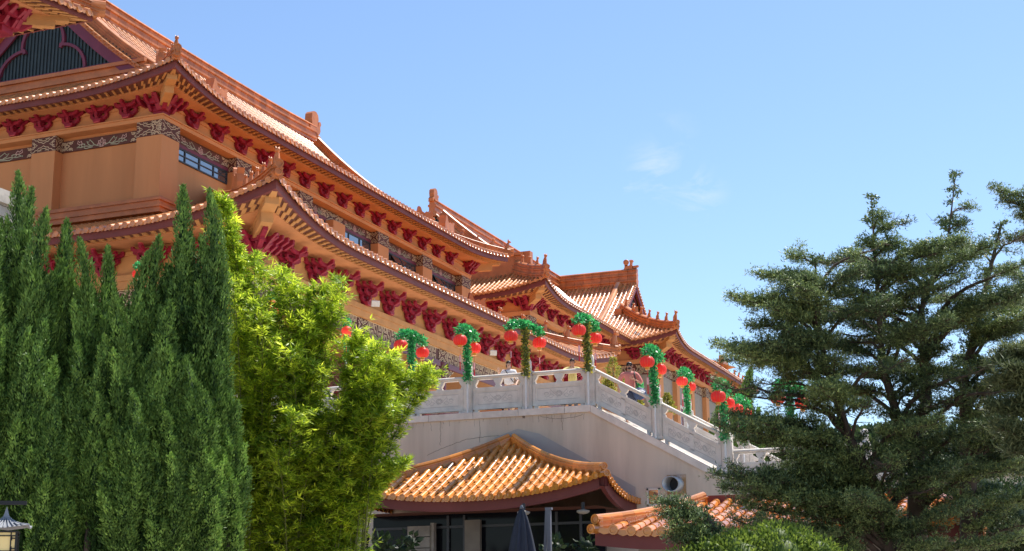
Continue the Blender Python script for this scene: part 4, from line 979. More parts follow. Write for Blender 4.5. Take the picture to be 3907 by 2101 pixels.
mb.box((-19.2, yb-.07, 3.95), (-12.2, yb-.005, 4.02)); mb.build('mullion', ['frame'], kk)
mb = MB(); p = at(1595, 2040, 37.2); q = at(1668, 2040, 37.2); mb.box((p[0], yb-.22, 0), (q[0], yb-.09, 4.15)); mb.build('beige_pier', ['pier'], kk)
mb = MB(); p = at(1310, 2040, 37.0); q = at(1420, 2040, 37.0)
for i in range(13):
    mb.box((p[0], yb-.35, i*.31+.01), (q[0], yb-.1, i*.31+.30))
mb.build('stone_pier', ['pier_stone'], kk)
mb = MB(); mb.box((q[0], yb-.3, 0), (q[0]+.1, yb-.12, 4.1)); mb.build('trim', ['pier_stone'], kk)
for x, y in ((1998, 1962), (2225, 1957)):
    p = at(x, y, 37.6); t = thing('ceiling_lamp', 'round white ceiling lamp under the kiosk eave '+('above the closed umbrella' if x < 2100 else 'near its front corner'), 'lamp', p, local=True)
    mb = MB(); mb.lathe([(.05, .10), (.05, .28)], (0, 0, 0), 8); mb.build('stem', ['frame'], t); mb = MB(); mb.lathe([(.01, -.03), (.12, -.01), (.17, .03), (.17, .07), (.05, .10)], (0, 0, 0), 14); mb.build('shade', ['concrete'], t)
k2, k2f = kiosk('kiosk', 'lower tiled kiosk roof half hidden by the drooping cedar branch', -5.6, -8.74, -2.0, 30.4, 27.0, 3.08, 3.84, .27, .10, .26, .36, al=1.1, ar=1.1)
mb = MB(); mb.box((-8.5, 28.2, 0), (-2.4, 30.3, 2.9)); mb.build('wall', ['concrete'], k2); mb = MB(); mb.box((-7.3, 28.12, 0), (-6.8, 28.19, 2.6)); mb.build('door', ['darkglass'], k2)
mb = MB(); mb.box((-7.8, 30.42, 3.5), (-3.0, 30.6, 4.02)); mb.build('parapet', ['fascia'], k2)

# duct and small window in the terrace wall
dc = onY(2582, 1848, YT); t = thing('exhaust_duct', 'round metal exhaust duct on a square plate in the beige wall', 'duct', dc, local=True)
mb = MB(); mb.box((-.27, -.03, -.30), (.27, -.004, .27)); mb.build('plate', ['rust'], t)
mb = MB(); kx = 20; rr = .215; vs = []; 
for j in range(kx):
    a = 2*PI*j/kx; vs += [(rr*math.cos(a), -.03, rr*math.sin(a)), (rr*math.cos(a)-.10, -.32+.10*math.cos(a), rr*math.sin(a)), ((rr-.02)*math.cos(a)-.10, -.31+.10*math.cos(a), (rr-.02)*math.sin(a)), ((rr-.02)*math.cos(a), -.035, (rr-.02)*math.sin(a))]
mb.add(vs, [(4*j+c, 4*((j+1) % kx)+c, 4*((j+1) % kx)+c+1, 4*j+c+1) for j in range(kx) for c in range(3)], 0, True); mb.add([vs[4*j+3] for j in range(kx)], [tuple(range(kx))], 1); mb.build('pipe', ['steel', 'black'], t)
wn = onY(2494, 1893, YT); t = thing('wall_window', 'small square window with pale frame low in the beige wall', 'window', wn, local=True)
mb = MB(); 
for a, b in (((-.19, -.04, -.27), (-.14, .0, .22)), ((.14, -.04, -.27), (.19, .0, .22)), ((-.19, -.04, .17), (.19, .0, .22)), ((-.19, -.04, -.27), (.19, .0, -.22))): mb.box(a, b)
mb.build('frame', ['stone'], t); mb = MB(); mb.box((-.14, -.012, -.22), (.14, -.004, .17)); mb.box((-.12, -.02, -.2), (.02, -.013, .15), 1); mb.build('pane', ['glass', 'tan'], t)
# ================================================================ lanterns and garlanded posts
def leaves(P, D, N, L, W, mat, rnd, name, parent=None, extra=None, loc=None):
    # N leaf blades as one mesh: base, two shoulders, tip
    P = np.asarray(P); D = D/np.linalg.norm(D, axis=1, keepdims=True); S = np.cross(D, N); S /= (np.linalg.norm(S, axis=1, keepdims=True)+1e-9)
    L = np.asarray(L)[:, None]; W = np.asarray(W)[:, None]; n = len(P)
    v = np.empty((n, 4, 3)); v[:, 0] = P; v[:, 1] = P+D*L*.45+S*W*.5; v[:, 2] = P+D*L; v[:, 3] = P+D*L*.45-S*W*.5
    v = v.reshape(-1, 3); flat = np.arange(4*n, dtype=np.int32); ln = np.full(n, 4, np.int32); mi = np.zeros(n, np.int32); sm = np.zeros(n, bool); r = np.asarray(rnd, np.float32)
    mats = [mat]
    if extra is not None:
        ev = np.concatenate(extra.v); el = np.array([len(f) for f in extra.f], np.int32); ef = np.array([i for f in extra.f for i in f], np.int32)+len(v)
        v = np.concatenate([v, ev]); flat = np.concatenate([flat, ef]); ln = np.concatenate([ln, el]); mi = np.concatenate([mi, np.array(extra.m, np.int32)]); sm = np.concatenate([sm, np.ones(len(el), bool)]); r = np.concatenate([r, np.array(extra.r, np.float32)*.4])
    me = bpy.data.meshes.new(name); fill_mesh(me, v, flat, ln, mats, mi, sm, r)
    return link(name, me, parent, loc)
def rvec(n): 
    v = rng.normal(size=(n, 3)); return v/np.linalg.norm(v, axis=1, keepdims=True)
def garland(path, rad, dens, mat, parent, size=.075):
    path = np.array(path); d = np.r_[0, np.cumsum(np.linalg.norm(np.diff(path, axis=0), axis=1))]; n = int(d[-1]*dens); t = rng.uniform(0, d[-1], n)
    p = np.stack([np.interp(t, d, path[:, k]) for k in range(3)], 1); o = rvec(n); 
    lump = 1+.25*np.sin(t*9+1.3)
    p = p+o*(rad*lump*rng.uniform(.55, 1.05, n))[:, None]; dr = o+rvec(n)*.7
    core = MB(); core.tube(list(path), rad*.6, 7)
    leaves(p, dr, rvec(n), rng.uniform(.7, 1.3, n)*size, rng.uniform(.5, .9, n)*size, mat, rng.uniform(0, 1, n), 'garland', parent, core)
def make_post(faded):
    t = thing('lantern_post', 'x', 'lantern post', (0, 0, 0), local=True)
    mb = MB(); mb.tube([(0, 0, 0), (0, 0, 2.5)], .032, 8); pole = mb.build('pole', ['white_paint'], t)
    mb = MB(); bar = [(0, -.78, 2.36), (0, -.6, 2.46), (0, -.3, 2.52), (0, 0, 2.54), (0, .3, 2.52), (0, .6, 2.46), (0, .78, 2.36)]; mb.tube(bar, .025, 6); cb = mb.build('crossbar', ['white_paint'], t)
    garland([(0, 0, .98), (.015, 0, 1.5), (-.01, 0, 2.0), (0, 0, 2.45)], .105, 520, 'garland_old' if faded else 'garland', pole)
    garland(bar, .115, 520, 'garland', cb, .085)
    return t
postA, postB = make_post(False), make_post(True)
def make_lantern():
    t = thing('lantern', 'x', 'lantern', (0, 0, 0), local=True)
    mb = MB(); prof = [(.075, .150)]+[(.205*math.cos(math.radians(a))**.72+.0, .168*math.sin(math.radians(a))) for a in range(62, -63, -9)]+[(.075, -.150)]
    k = 32; o = len(prof)
    vs = [(r*(1+.018*math.cos(16*2*PI*j/k*1.0))*math.cos(2*PI*j/k), r*(1+.018*math.cos(16*2*PI*j/k))*math.sin(2*PI*j/k), h) for r, h in prof for j in range(k)]
    mb.add(vs, [(i*k+j, i*k+(j+1) % k, (i+1)*k+(j+1) % k, (i+1)*k+j) for i in range(o-1) for j in range(k)], 0, True); mb.build('shade', ['lantern'], t)
    mb = MB()
    for j in range(16):
        a = 2*PI*j/16; mb.tube([((r+.003)*math.cos(a), (r+.003)*math.sin(a), h) for r, h in prof], .0035, 4, 0, False)
    mb.build('rib', ['lantern_rib'], t)
    mb = MB(); mb.lathe([(.07, .145), (.078, .19), (.06, .195)], (0, 0, 0), 14); mb.lathe([(.078, -.145), (.062, -.20), (.075, -.225)], (0, 0, 0), 14); mb.tube([(0, 0, .19), (0, 0, .26)], .006, 4); mb.build('cap', ['gold'], t)
    mb = MB(); mb.tube([(0, 0, -.22), (0, 0, -.46)], .006, 4, 1); mb.box((-.028, -.008, -.64), (.028, .008, -.45), 0); mb.tube([(0, 0, -.64), (0, 0, -.70), (0, 0, -.90)], [.008, .016, .022], 6, 1); mb.build('tassel', ['tag', 'tassel'], t)
    return t
lant = make_lantern(); used = {'A': 0, 'B': 0, 'L': 0}
def put_post(p, kind, rot, label): 
    src = postA if kind == 'A' else postB
    if not used[kind]: used[kind] = 1; src.location = tuple(p); src.rotation_euler = (0, 0, rot); src['label'] = label; src['group'] = 'garlanded lantern posts'
    else: clone(src, p, rot, label, 'garlanded lantern posts')
def put_lantern(p, label, scale=1.0):
    rz = random.uniform(0, 6)
    if not used['L']: used['L'] = 1; lant.location = tuple(p); lant.rotation_euler = (0, 0, rz); lant.scale = (scale,)*3; lant['label'] = label; lant['group'] = 'red lanterns'
    else: clone(lant, p, rz, label, 'red lanterns', scale)
YP = YT+.02
posts = [((-18.86, YP, ZD), 'A', -.05, 'first lantern post right of the bamboo', 'green garlanded lantern post standing just right of the bamboo'),
 ((-17.0, YP, ZD), 'A', .10, 'second lantern post from the bamboo', 'green garlanded lantern post left of the waving woman'),
 ((-15.12, YP, ZD), 'B', -.28, 'yellowed lantern post right of the waving woman', 'lantern post with yellowed garland right of the waving woman'),
 ((-13.18, YP, ZD), 'B', -.02, 'tall lantern post at the top of the stairs', 'tall lantern post at the stair top where the railing bends'),
 ((-11.2, YP, zs(-11.2)), 'A', .03, 'lantern post right of the man in pink', 'thick green lantern post right of the man in pink'),
 ((-9.22, YP, zs(-9.22)), 'A', .05, 'lantern post at the foot of the near stair railing', 'green lantern post at the foot of the near stair railing'),
 ((-7.35, YP, ZLAND-.0), 'A', -.3, 'lantern post behind the bare cedar twigs', 'green lantern post behind the bare cedar twigs'),
 ((-13.03, 49.75, ZD+.02), 'A', .05, 'top lantern post of the far stair railing', 'green lantern post at the top of the far stair railing'),
 ((-11.05, 49.75, zs(-11.2)), 'A', .0, 'lower lantern post of the far stair railing', 'small lantern post lower on the far stair railing'),
 ((-18.4, 62.0, 9.1), 'B', .3, 'small lantern post beside the shoulder bag', 'small distant lantern post beside the man\'s shoulder bag')]
for p, k, r_, s, lab in posts:
    put_post(p, k, r_, lab)
    for sg, nm in ((-1, 'nearer'), (1, 'farther')):
        q = V(p[0]-sg*math.sin(r_)*.70*1.0, p[1]+sg*.70*math.cos(r_), p[2]+2.40-.22); 
        put_lantern(q-V(0, 0, .10), '%s red lantern on the %s' % (nm, s))
# posts by the hall terrace seen through the foliage
for (x, y, d, lab, s) in ((352, 672, 60, 'lantern post showing between the cypress tops', 'lantern post between the cypress tops'), (688, 748, 60, 'lantern post showing through the upper bamboo', 'lantern post in the upper bamboo'), (872, 812, 58, 'lantern post showing through the right of the bamboo', 'lantern post right in the bamboo')):
    p = atd(x, y, d); b = V(p[0], p[1], p[2]-2.5); put_post(b, 'B' if x < 400 else 'A', .5, lab)
    for sg, nm in ((-1, 'nearer'), (1, 'farther')): put_lantern(b+V(-sg*math.sin(.5)*.7, sg*.7*math.cos(.5), 2.05), '%s red lantern on the %s' % (nm, s))
for i, (x, y, d, lab) in enumerate(((2003, 1100, 62, 'small red lantern glimpsed left of the cedar trunk fork'), (2030, 1107, 62, 'small red lantern just right of another, left of the cedar trunk'), (2132, 1088, 60, 'small red lantern touching the left cedar stem'), (2248, 1241, 44, 'red lantern low between the two cedar stems'), (2118, 1330, 40, 'bright red lantern above the bottom shrub'), (2332, 1292, 44, 'red lantern beside white cloth low in the cedar'), (2440, 1352, 38, 'dark red lantern low at the right under the cedar'), (2300, 1187, 52, 'tiny red lantern in front of the thick cedar trunk'))):
    p = atd(x, y, d); put_lantern(p, lab)
    t = thing('lantern_pole', 'thin dark pole holding a '+lab.split(' ', 1)[0]+' lantern, '+['left one of a close pair', 'right one of a close pair', 'by the left cedar stem', 'low between cedar stems', 'above the bottom shrub', 'by white cloth in the cedar', 'low at the right under the cedar', 'before the thick cedar trunk'][i], 'pole', (p[0], p[1]+.02, 0), local=True)
    mb = MB(); mb.tube([(0, .24, 0), (0, .24, p[2]+.2), (0, .15, p[2]+.3), (0, 0, p[2]+.27)], .02, 6); mb.build('shaft', ['iron'], t)
# floodlights under the hall eave
for x, y, X, lab in ((1432, 1157, -32.6, 'white floodlight under the lower eave above the bamboo'), (1881, 1345, -32.6, 'white floodlight under the lower eave above the waving woman')):
    v = ray(x, y); p = EYE+v*(X/v[0]); t = thing('floodlight', lab, 'floodlight', p, local=True)
    mb = MB(); mb.obox((0, 0, 0), (.07, -.09, -.04), (.16, .13, 0), (.03, -.035, .14)); mb.build('housing', ['white_paint'], t); mb = MB(); mb.obox((.05, -.07, -.035), (.03, -.03, -.02), (.14, .11, 0), (.02, -.025, .11)); mb.build('lens', ['stone'], t); mb = MB(); mb.tube([(-.02, .03, .1), (-.10, .10, .26)], .025, 6); mb.build('arm', ['white_paint'], t)

# ================================================================ people
def skin(name, vs, es, rad, mat, parent, sub=1):
    me = bpy.data.meshes.new(name); me.from_pydata([tuple(v) for v in vs], es, []); me.materials.append(M[mat]); o = link(name, me, parent)
    md = o.modifiers.new('Skin', 'SKIN'); md.use_smooth_shade = True
    if not me.skin_vertices: me.attributes
    for i, r_ in enumerate(rad):
        me.skin_vertices[0].data[i].radius = (r_, r_) if np.isscalar(r_) else r_
    me.skin_vertices[0].data[0].use_root = True
    s = o.modifiers.new('Subdivision', 'SUBSURF'); s.levels = sub; s.render_levels = sub; return o
M['skin_tan'] = pmat('skin_tan', (.46, .245, .165), .55, .05, 8); M['skin_light'] = pmat('skin_light', (.62, .38, .28), .55, .05, 8)
M['hair'] = pmat('dark_hair', (.018, .013, .012), .5, .2, 20); M['salmon'] = pmat('salmon_cotton', (.58, .20, .175), .85, .06, 12); M['white_cotton'] = pmat('white_cotton', (.70, .70, .72), .85, .05, 12)
M['yellow_cotton'] = pmat('yellow_cotton', (.66, .56, .22), .85, .08, 12); M['pink_cotton'] = pmat('pink_cotton', (.62, .30, .34), .85, .15, 40); M['denim'] = pmat('dark_trousers', (.05, .06, .10), .85, .1, 10)
M['bag'] = pmat('navy_bag', (.035, .06, .14), .7, .3, 9); M['strap'] = pmat('dark_strap', (.05, .035, .03), .7, .1, 10); M['lip'] = pmat('lip', (.33, .10, .09), .5, .05, 8); M['short'] = pmat('tan_shorts', (.42, .30, .2), .85, .08, 10)
def person(label, p, rot, H, skinm, arms, top, sleeves, bottom, hair, female=False, beard=False, glasses=False, lean=0.0, sleeve_end=.55):
    t = thing('person', label, 'person', p, local=True, rotz=rot); k = H/1.76
    S = lambda x, y, z: V(x*k, (y-lean*max(0, z-.95))*k, z*k)
    sw = .175 if female else .205
    vs = [S(0, 0, .95), S(0, .01, 1.12), S(0, 0, 1.30), S(0, .01, 1.43), S(0, .0, 1.52), S(0, -.015, 1.58), S(0, -.02, 1.655), S(0, -.01, 1.72)]
    es = [(i, i+1) for i in range(7)]; rad = [(.15*k, .11*k), (.13*k, .095*k), (.155*k, .11*k), (.10*k, .075*k), (.052*k, .052*k), (.066*k, .076*k), (.080*k, .098*k), (.060*k, .078*k)]
    tv, te, tr_ = [vs[0]+V(0, 0, -.05*k), vs[1], vs[2], vs[3]+V(0, 0, -.01)], [(0, 1), (1, 2), (2, 3)], [(.175*k, .13*k), (.165*k, .125*k), (.185*k, .135*k), (.13*k, .10*k)]
    sv = []
    for side, (el, wr, grip) in ((-1, arms[0]), (1, arms[1])):
        sh = S(side*sw, 0, 1.41); el, wr = S(*el), S(*wr); b = len(vs); d = wr-el; d /= np.linalg.norm(d)
        hd = wr+d*.085*k
        vs += [sh, (sh+el)/2, el, (el+wr)/2, wr, hd]; rad += [.055*k, .048*k, .04*k, .036*k, .026*k, (.038*k, .022*k)]; es += [(3, b), (b, b+1), (b+1, b+2), (b+2, b+3), (b+3, b+4), (b+4, b+5)]
        pr = np.cross(d, V(0, 1, 0)); pr /= (np.linalg.norm(pr)+1e-9); cu = np.cross(pr, d)
        for j, (off, ln) in enumerate(((-.030, .070), (-.010, .080), (.011, .074), (.030, .058))):
            m = len(vs); a = hd+pr*off*k+d*.01; bnd = d*(1-grip)+cu*grip
            vs += [a, a+d*ln*.5*k, a+d*ln*.5*k+bnd*ln*.5*k]; rad += [.0095*k, .0085*k, .007*k]; es += [(b+5, m), (m, m+1), (m+1, m+2)]
        m = len(vs); a = wr+d*.03*k+pr*.035*k*-side; vs += [a, a+(d*.7-pr*side*.7)*.05*k, a+(d*.95-pr*side*.55)*.085*k]; rad += [.011*k, .010*k, .008*k]; es += [(b+4, m), (m, m+1), (m+1, m+2)]
        c = len(tv); e_ = sh+(el-sh)*min(1, sleeve_end/.55)
        if sleeves == 'long': e_ = el
        tv += [sh, (sh+e_)/2, e_]; te += [(3, c), (c, c+1), (c+1, c+2)]; tr_ += [.085*k, .075*k, .066*k]
        if sleeves == 'long': sv.append((sh+(el-sh)*.4, el, wr-d*.02))
    for side in (-1, 1):
        b = len(vs); vs += [S(side*.09, 0, .88), S(side*.10, -.02, .50), S(side*.10, .02, .09), S(side*.11, -.13, .04)]; rad += [.085*k, .06*k, .04*k, .035*k]; es += [(0, b), (b, b+1), (b+1, b+2), (b+2, b+3)]
    body = skin('body', vs, es, rad, skinm, t)
    skin('shirt', tv, te, tr_, top, t)
    for a, b_, c in sv: skin('sleeve', [a, b_, c], [(0, 1), (1, 2)], [.07*k, .055*k, .045*k], 'pink_cotton', t)
    lv, le, lr = [S(0, 0, .98), S(0, 0, .88)], [(0, 1)], [(.17*k, .125*k), (.175*k, .13*k)]
    for side in (-1, 1): b = len(lv); lv += [S(side*.10, 0, .72), S(side*.105, -.02, .48), S(side*.105, .02, .10)]; lr += [.11*k, .085*k, .075*k]; le += [(1, b), (b, b+1), (b+1, b+2)]
    skin('trousers', lv, le, lr, bottom, t)
    hc = S(0, -.02, 1.655)
    mb = MB()   # face: eyes, brows, nose, mouth, ears
    for s in (-1, 1):
        mb.sphere(hc+V(s*.033, -.088, .005)*k, .013*k, 6, 1); mb.box(hc+V(s*.033-.018, -.102, .024)*k, hc+V(s*.033+.018, -.085, .031)*k, 1); mb.sphere(hc+V(s*.086, .005, -.01)*k, .026*k, 8, 0, (.5, .8, 1.2))
    mb.tube([hc+V(0, -.09, .01)*k, hc+V(0, -.112, -.03)*k, hc+V(0, -.098, -.038)*k], [.009*k, .016*k, .012*k], 6, 0); mb.box(hc+V(-.024, -.096, -.066)*k, hc+V(.024, -.080, -.056)*k, 2)
    mb.build('face', [skinm, 'hair', 'lip'], t)
    mb = MB()
    kx = 14; rows = []
    lo = -.35 if not female else -.9
    for i in range(7):
        ph = PI/2*(1-i/6*1.05); rows.append([hc+V(.088*math.cos(ph)*math.cos(a), .014+(.106 if math.sin(a) > -.2 else .092)*math.cos(ph)*math.sin(a), (.060 if math.sin(a) < -.2 else .030)+(.058 if math.sin(a) < -.2 else .086)*math.sin(ph)+(-.070 if (i == 6 and math.sin(a) > -.05) else 0))*k for a in np.linspace(0, 2*PI, kx, endpoint=False)])
    mb.add([v for r_ in rows for v in r_], [(i*kx+j, i*kx+(j+1) % kx, (i+1)*kx+(j+1) % kx, (i+1)*kx+j) for i in range(6) for j in range(kx)], 0, True)
    if female: mb.tube([hc+V(0, .09, .04)*k, hc+V(.01, .125, -.06)*k, hc+V(.03, .10, -.2)*k, hc+V(.04, .08, -.3)*k], [.05*k, .055*k, .045*k, .015*k], 8); mb.tube([hc+V(-.075, .02, .0)*k, hc+V(-.085, .02, -.12)*k], [.03*k, .012*k], 6); mb.tube([hc+V(.075, .02, .0)*k, hc+V(.085, .02, -.12)*k], [.03*k, .012*k], 6)
    mb.build('hair', [hair], t)
    if beard:
        mb = MB(); mb.sphere(hc+V(0, -.048, -.078)*k, .050*k, 10, 0, (1.15, .95, .62)); mb.box(hc+V(-.035, -.103, -.050)*k, hc+V(.035, -.088, -.043)*k); mb.build('beard', [hair], t)
    if glasses:
        mb = MB()
        for s in (-1, 1): mb.lathe([(.001, -.006), (.026, -.006), (.026, .006), (.001, .006)], hc+V(s*.034, -.103, .004)*k, 10, 0, (0, 1, 0)); mb.tube([hc+V(s*.06, -.1, .008)*k, hc+V(s*.088, 0, .008)*k], .004*k, 4)
        mb.box(hc+V(-.02, -.106, .004)*k, hc+V(.02, -.1, .012)*k); mb.build('sunglasses', ['iron'], t)
    return t, S
def facing(p): return math.atan2(-p[0], p[1])*1.0
wp = V(-15.98, 39.98, ZD+.0); wr_ = math.atan2(15.98, 39.98)
woman, S = person('waving woman in a white top with dark hair behind the terrace railing', wp, wr_, 1.62, 'skin_light', [((-.30, -.10, 1.16), (-.33, -.22, 1.36), .1), ((.30, .02, 1.14), (.24, -.16, .98), .4)], 'white_cotton', 'short', 'short', 'hair', True)
mb = MB(); mb.tube([S(-.12, -.115, 1.44)*1, S(0, -.15, 1.25), S(.16, -.13, 1.02)], .012, 5); mb.build('bag_strap', ['strap'], woman)
mp = V(-12.28, 40.35, zs(-12.28)+.0); man, S = person('bearded man in a salmon T-shirt and sunglasses coming down the stairs', mp, math.atan2(12.28, 40.35), 1.83, 'skin_tan', [((-.33, .02, 1.13), (-.31, -.06, .88), .4), ((.34, -.02, 1.14), (.11, -.19, 1.24), .75)], 'salmon', 'short', 'denim', 'hair', beard=True, glasses=True)
mb = MB(); mb.tube([S(.13, .10, 1.45), S(.14, -.06, 1.47), S(.15, -.155, 1.33), S(.19, -.15, 1.1), S(.24, -.1, .95)], .022, 5); mb.build('bag_strap', ['strap'], man)
bg = thing('shoulder_bag', 'navy and pale blue shoulder bag at the hip of the man in salmon', 'bag', mp+V(.33, -.10, .98), local=True, rotz=.3)
mb = MB(); mb.sphere((0, 0, -.12), .2, 10, 0, (1, .55, .95)); mb.build('pouch', ['bag'], bg); mb = MB(); mb.sphere((.02, -.05, -.08), .13, 8, 0, (1.1, .6, .6)); mb.build('flap', ['white_cotton'], bg)
bp = V(-13.92, 39.92, ZD); boy, S = person('boy in a yellow shirt leaning folded arms on the terrace railing', bp, math.atan2(13.9, 39.9), 1.50, 'skin_tan', [((-.36, -.22, 1.29), (-.02, -.37, 1.31), .3), ((.34, -.22, 1.29), (.05, -.35, 1.34), .3)], 'yellow_cotton', 'long', 'denim', 'hair', lean=.24)

# ================================================================ umbrellas, lamps
def umbrella(label, p, h, w):
    t = thing('patio_umbrella', label, 'umbrella', p, local=True)
    mb = MB(); mb.tube([(0, 0, 0), (0, 0, h)], .03, 8); mb.lathe([(.04, h-.02), (.05, h), (.02, h+.06)], (0, 0, 0), 8); mb.build('pole', ['umbrella_grey'], t)
    mb = MB(); k = 32; rows = []; n = 9
    for i in range(n+1):
        z = h-.02-i*(1.75/n); r_ = w*(.10+.9*(i/n)**.7)*(1.0 if i < n else .92); rows.append([(r_*(1+.34*math.cos(8*a+.5*i/n))*math.cos(a), r_*(1+.34*math.cos(8*a+.5*i/n))*math.sin(a), z+(.12*math.cos(8*a) if i == n else 0)) for a in np.linspace(0, 2*PI, k, endpoint=False)])
    mb.add([v for r_ in rows for v in r_], [(i*k+j, i*k+(j+1) % k, (i+1)*k+(j+1) % k, (i+1)*k+j) for i in range(n) for j in range(k)], 0, True); mb.build('canopy', ['umbrella'], t); return t
p = at(1990, 1937, 31); umbrella('closed dark navy umbrella standing before the kiosk', (p[0], p[1], 0), p[2], .36)
p = at(1255, 2060, 34.5); umbrella('closed dark umbrella with white tip behind the bamboo', (p[0], p[1], 0), p[2], .26)
p = at(2085, 1945, 31.5); t = thing('folded_frame', 'grey folded umbrella frame right of the closed navy umbrella', 'frame', (p[0], p[1], 0), local=True)
mb = MB(); mb.box((.02, -.04, 0), (.10, .04, p[2])); mb.build('mast', ['umbrella_grey'], t); mb = MB(); mb.obox((-.09, 0, p[2]/2+.2), (.10, 0, p[2]/2-.2), (.03, 0, 0), (0, .03, 0)); mb.build('arm', ['umbrella_grey'], t); mb = MB(); mb.box((-.02, -.05, p[2]), (.13, .05, p[2]+.05)); mb.build('cap', ['umbrella_grey'], t)
# garden lamp with pagoda roof
gp = at(14, 2118, 20); t = thing('garden_lamp', 'black garden lamp with glowing panes and small grey pagoda roof', 'lamp', (gp[0], gp[1], 0), local=True, rotz=.62)
zb = gp[2]; mb = MB(); mb.lathe([(.09, 0), (.06, .1), (.05, zb-.15), (.12, zb-.06), (.12, zb-.03)], (0, 0, 0), 10); mb.build('post', ['iron'], t)
mb = MB(); a = .165; hh = .33
for sx in (-1, 1):
    for sy in (-1, 1): mb.box((sx*a-.014, sy*a-.014, zb-.03), (sx*a+.014, sy*a+.014, zb+hh))
for z in (zb-.03, zb+hh-.025): mb.box((-a-.02, -a-.02, z), (a+.02, a+.02, z+.025))
for ax in range(4):
    ca, sa = math.cos(ax*PI/2), math.sin(ax*PI/2); fn = lambda p, ca=ca, sa=sa: V(p[0]*ca-p[1]*sa, p[0]*sa+p[1]*ca, p[2])
    w_ = .008
    for x in (-.095, .095): mb.box((x-w_, -a-.012, zb), (x+w_, -a+.004, zb+hh), 0, fn)
    for z in (zb+.05, zb+hh-.07): mb.box((-a, -a-.012, z-w_), (a, -a+.004, z+w_), 0, fn)
    for x in (-.125, .125):
        for z in (zb+.085, zb+hh-.105): mb.box((x-.03, -a-.012, z-w_), (x+.03, -a+.004, z+w_), 0, fn); mb.box((x-w_+.02*(1 if x < 0 else -1), -a-.012, z-.03), (x+w_+.02*(1 if x < 0 else -1), -a+.004, z+.03), 0, fn)
mb.build('cage', ['iron'], t); mb = MB(); mb.box((-a+.012, -a+.012, zb-.01), (a-.012, a-.012, zb+hh-.02)); mb.build('glass', ['lampglass'], t)
mb = MB(); n = 8; rw_ = []
for i in range(n+1):
    s = i/n; r_ = .30*(1-s)**1.5+.03; z = zb+hh+.03+.17*s+.0; rw_.append([(r_*x, r_*y, z+(.045 if abs(x) == abs(y) else 0)*(1-s)**3) for x, y in ((-1, -1), (0, -1), (1, -1), (1, 0), (1, 1), (0, 1), (-1, 1), (-1, 0))])
mb.add([v for r_ in rw_ for v in r_], [(i*8+j, i*8+(j+1) % 8, (i+1)*8+(j+1) % 8, (i+1)*8+j) for i in range(n) for j in range(8)])
for side in range(4):
    ca, sa = math.cos(side*PI/2), math.sin(side*PI/2)
    for k in range(9):
        x = -.26+k*.065
        pts = [(x*(1-s*.9), -(.30*(1-s)**1.5+.03)-.002, zb+hh+.04+.17*s+.0+.045*(1-s)**3*abs(x/.28)) for s in np.linspace(0, min(.95, 1-abs(x)/.33), 5)]
        mb.tube([(p[0]*ca-p[1]*sa, p[0]*sa+p[1]*ca, p[2]) for p in pts], .010, 5)
mb.lathe([(.05, zb+hh+.19), (.03, zb+hh+.24), (.015, zb+hh+.3), (.004, zb+hh+.34)], (0, 0, 0), 8); mb.build('roof', ['lead'], t)
mb = MB(); mb.box((-.28, -.05, zb+hh+.37), (.26, .05, zb+hh+.42)); mb.build('top_bar', ['iron'], t)
# wall lantern on the stone pier
p = at(1397, 2062, 36.6); t = thing('wall_lantern', 'black wall lantern on the stone pier below the kiosk eave', 'lantern', p, local=True)
mb = MB(); mb.lathe([(.02, -.2), (.05, -.17), (.09, .08), (.10, .09), (.04, .17), (.015, .2), (.01, .26)], (0, 0, 0), 6); mb.build('body', ['iron'], t); mb = MB(); mb.tube([(0, 0, .22), (-.08, .1, .26), (-.2, .25, .15)], .014, 6); mb.build('bracket', ['iron'], t)
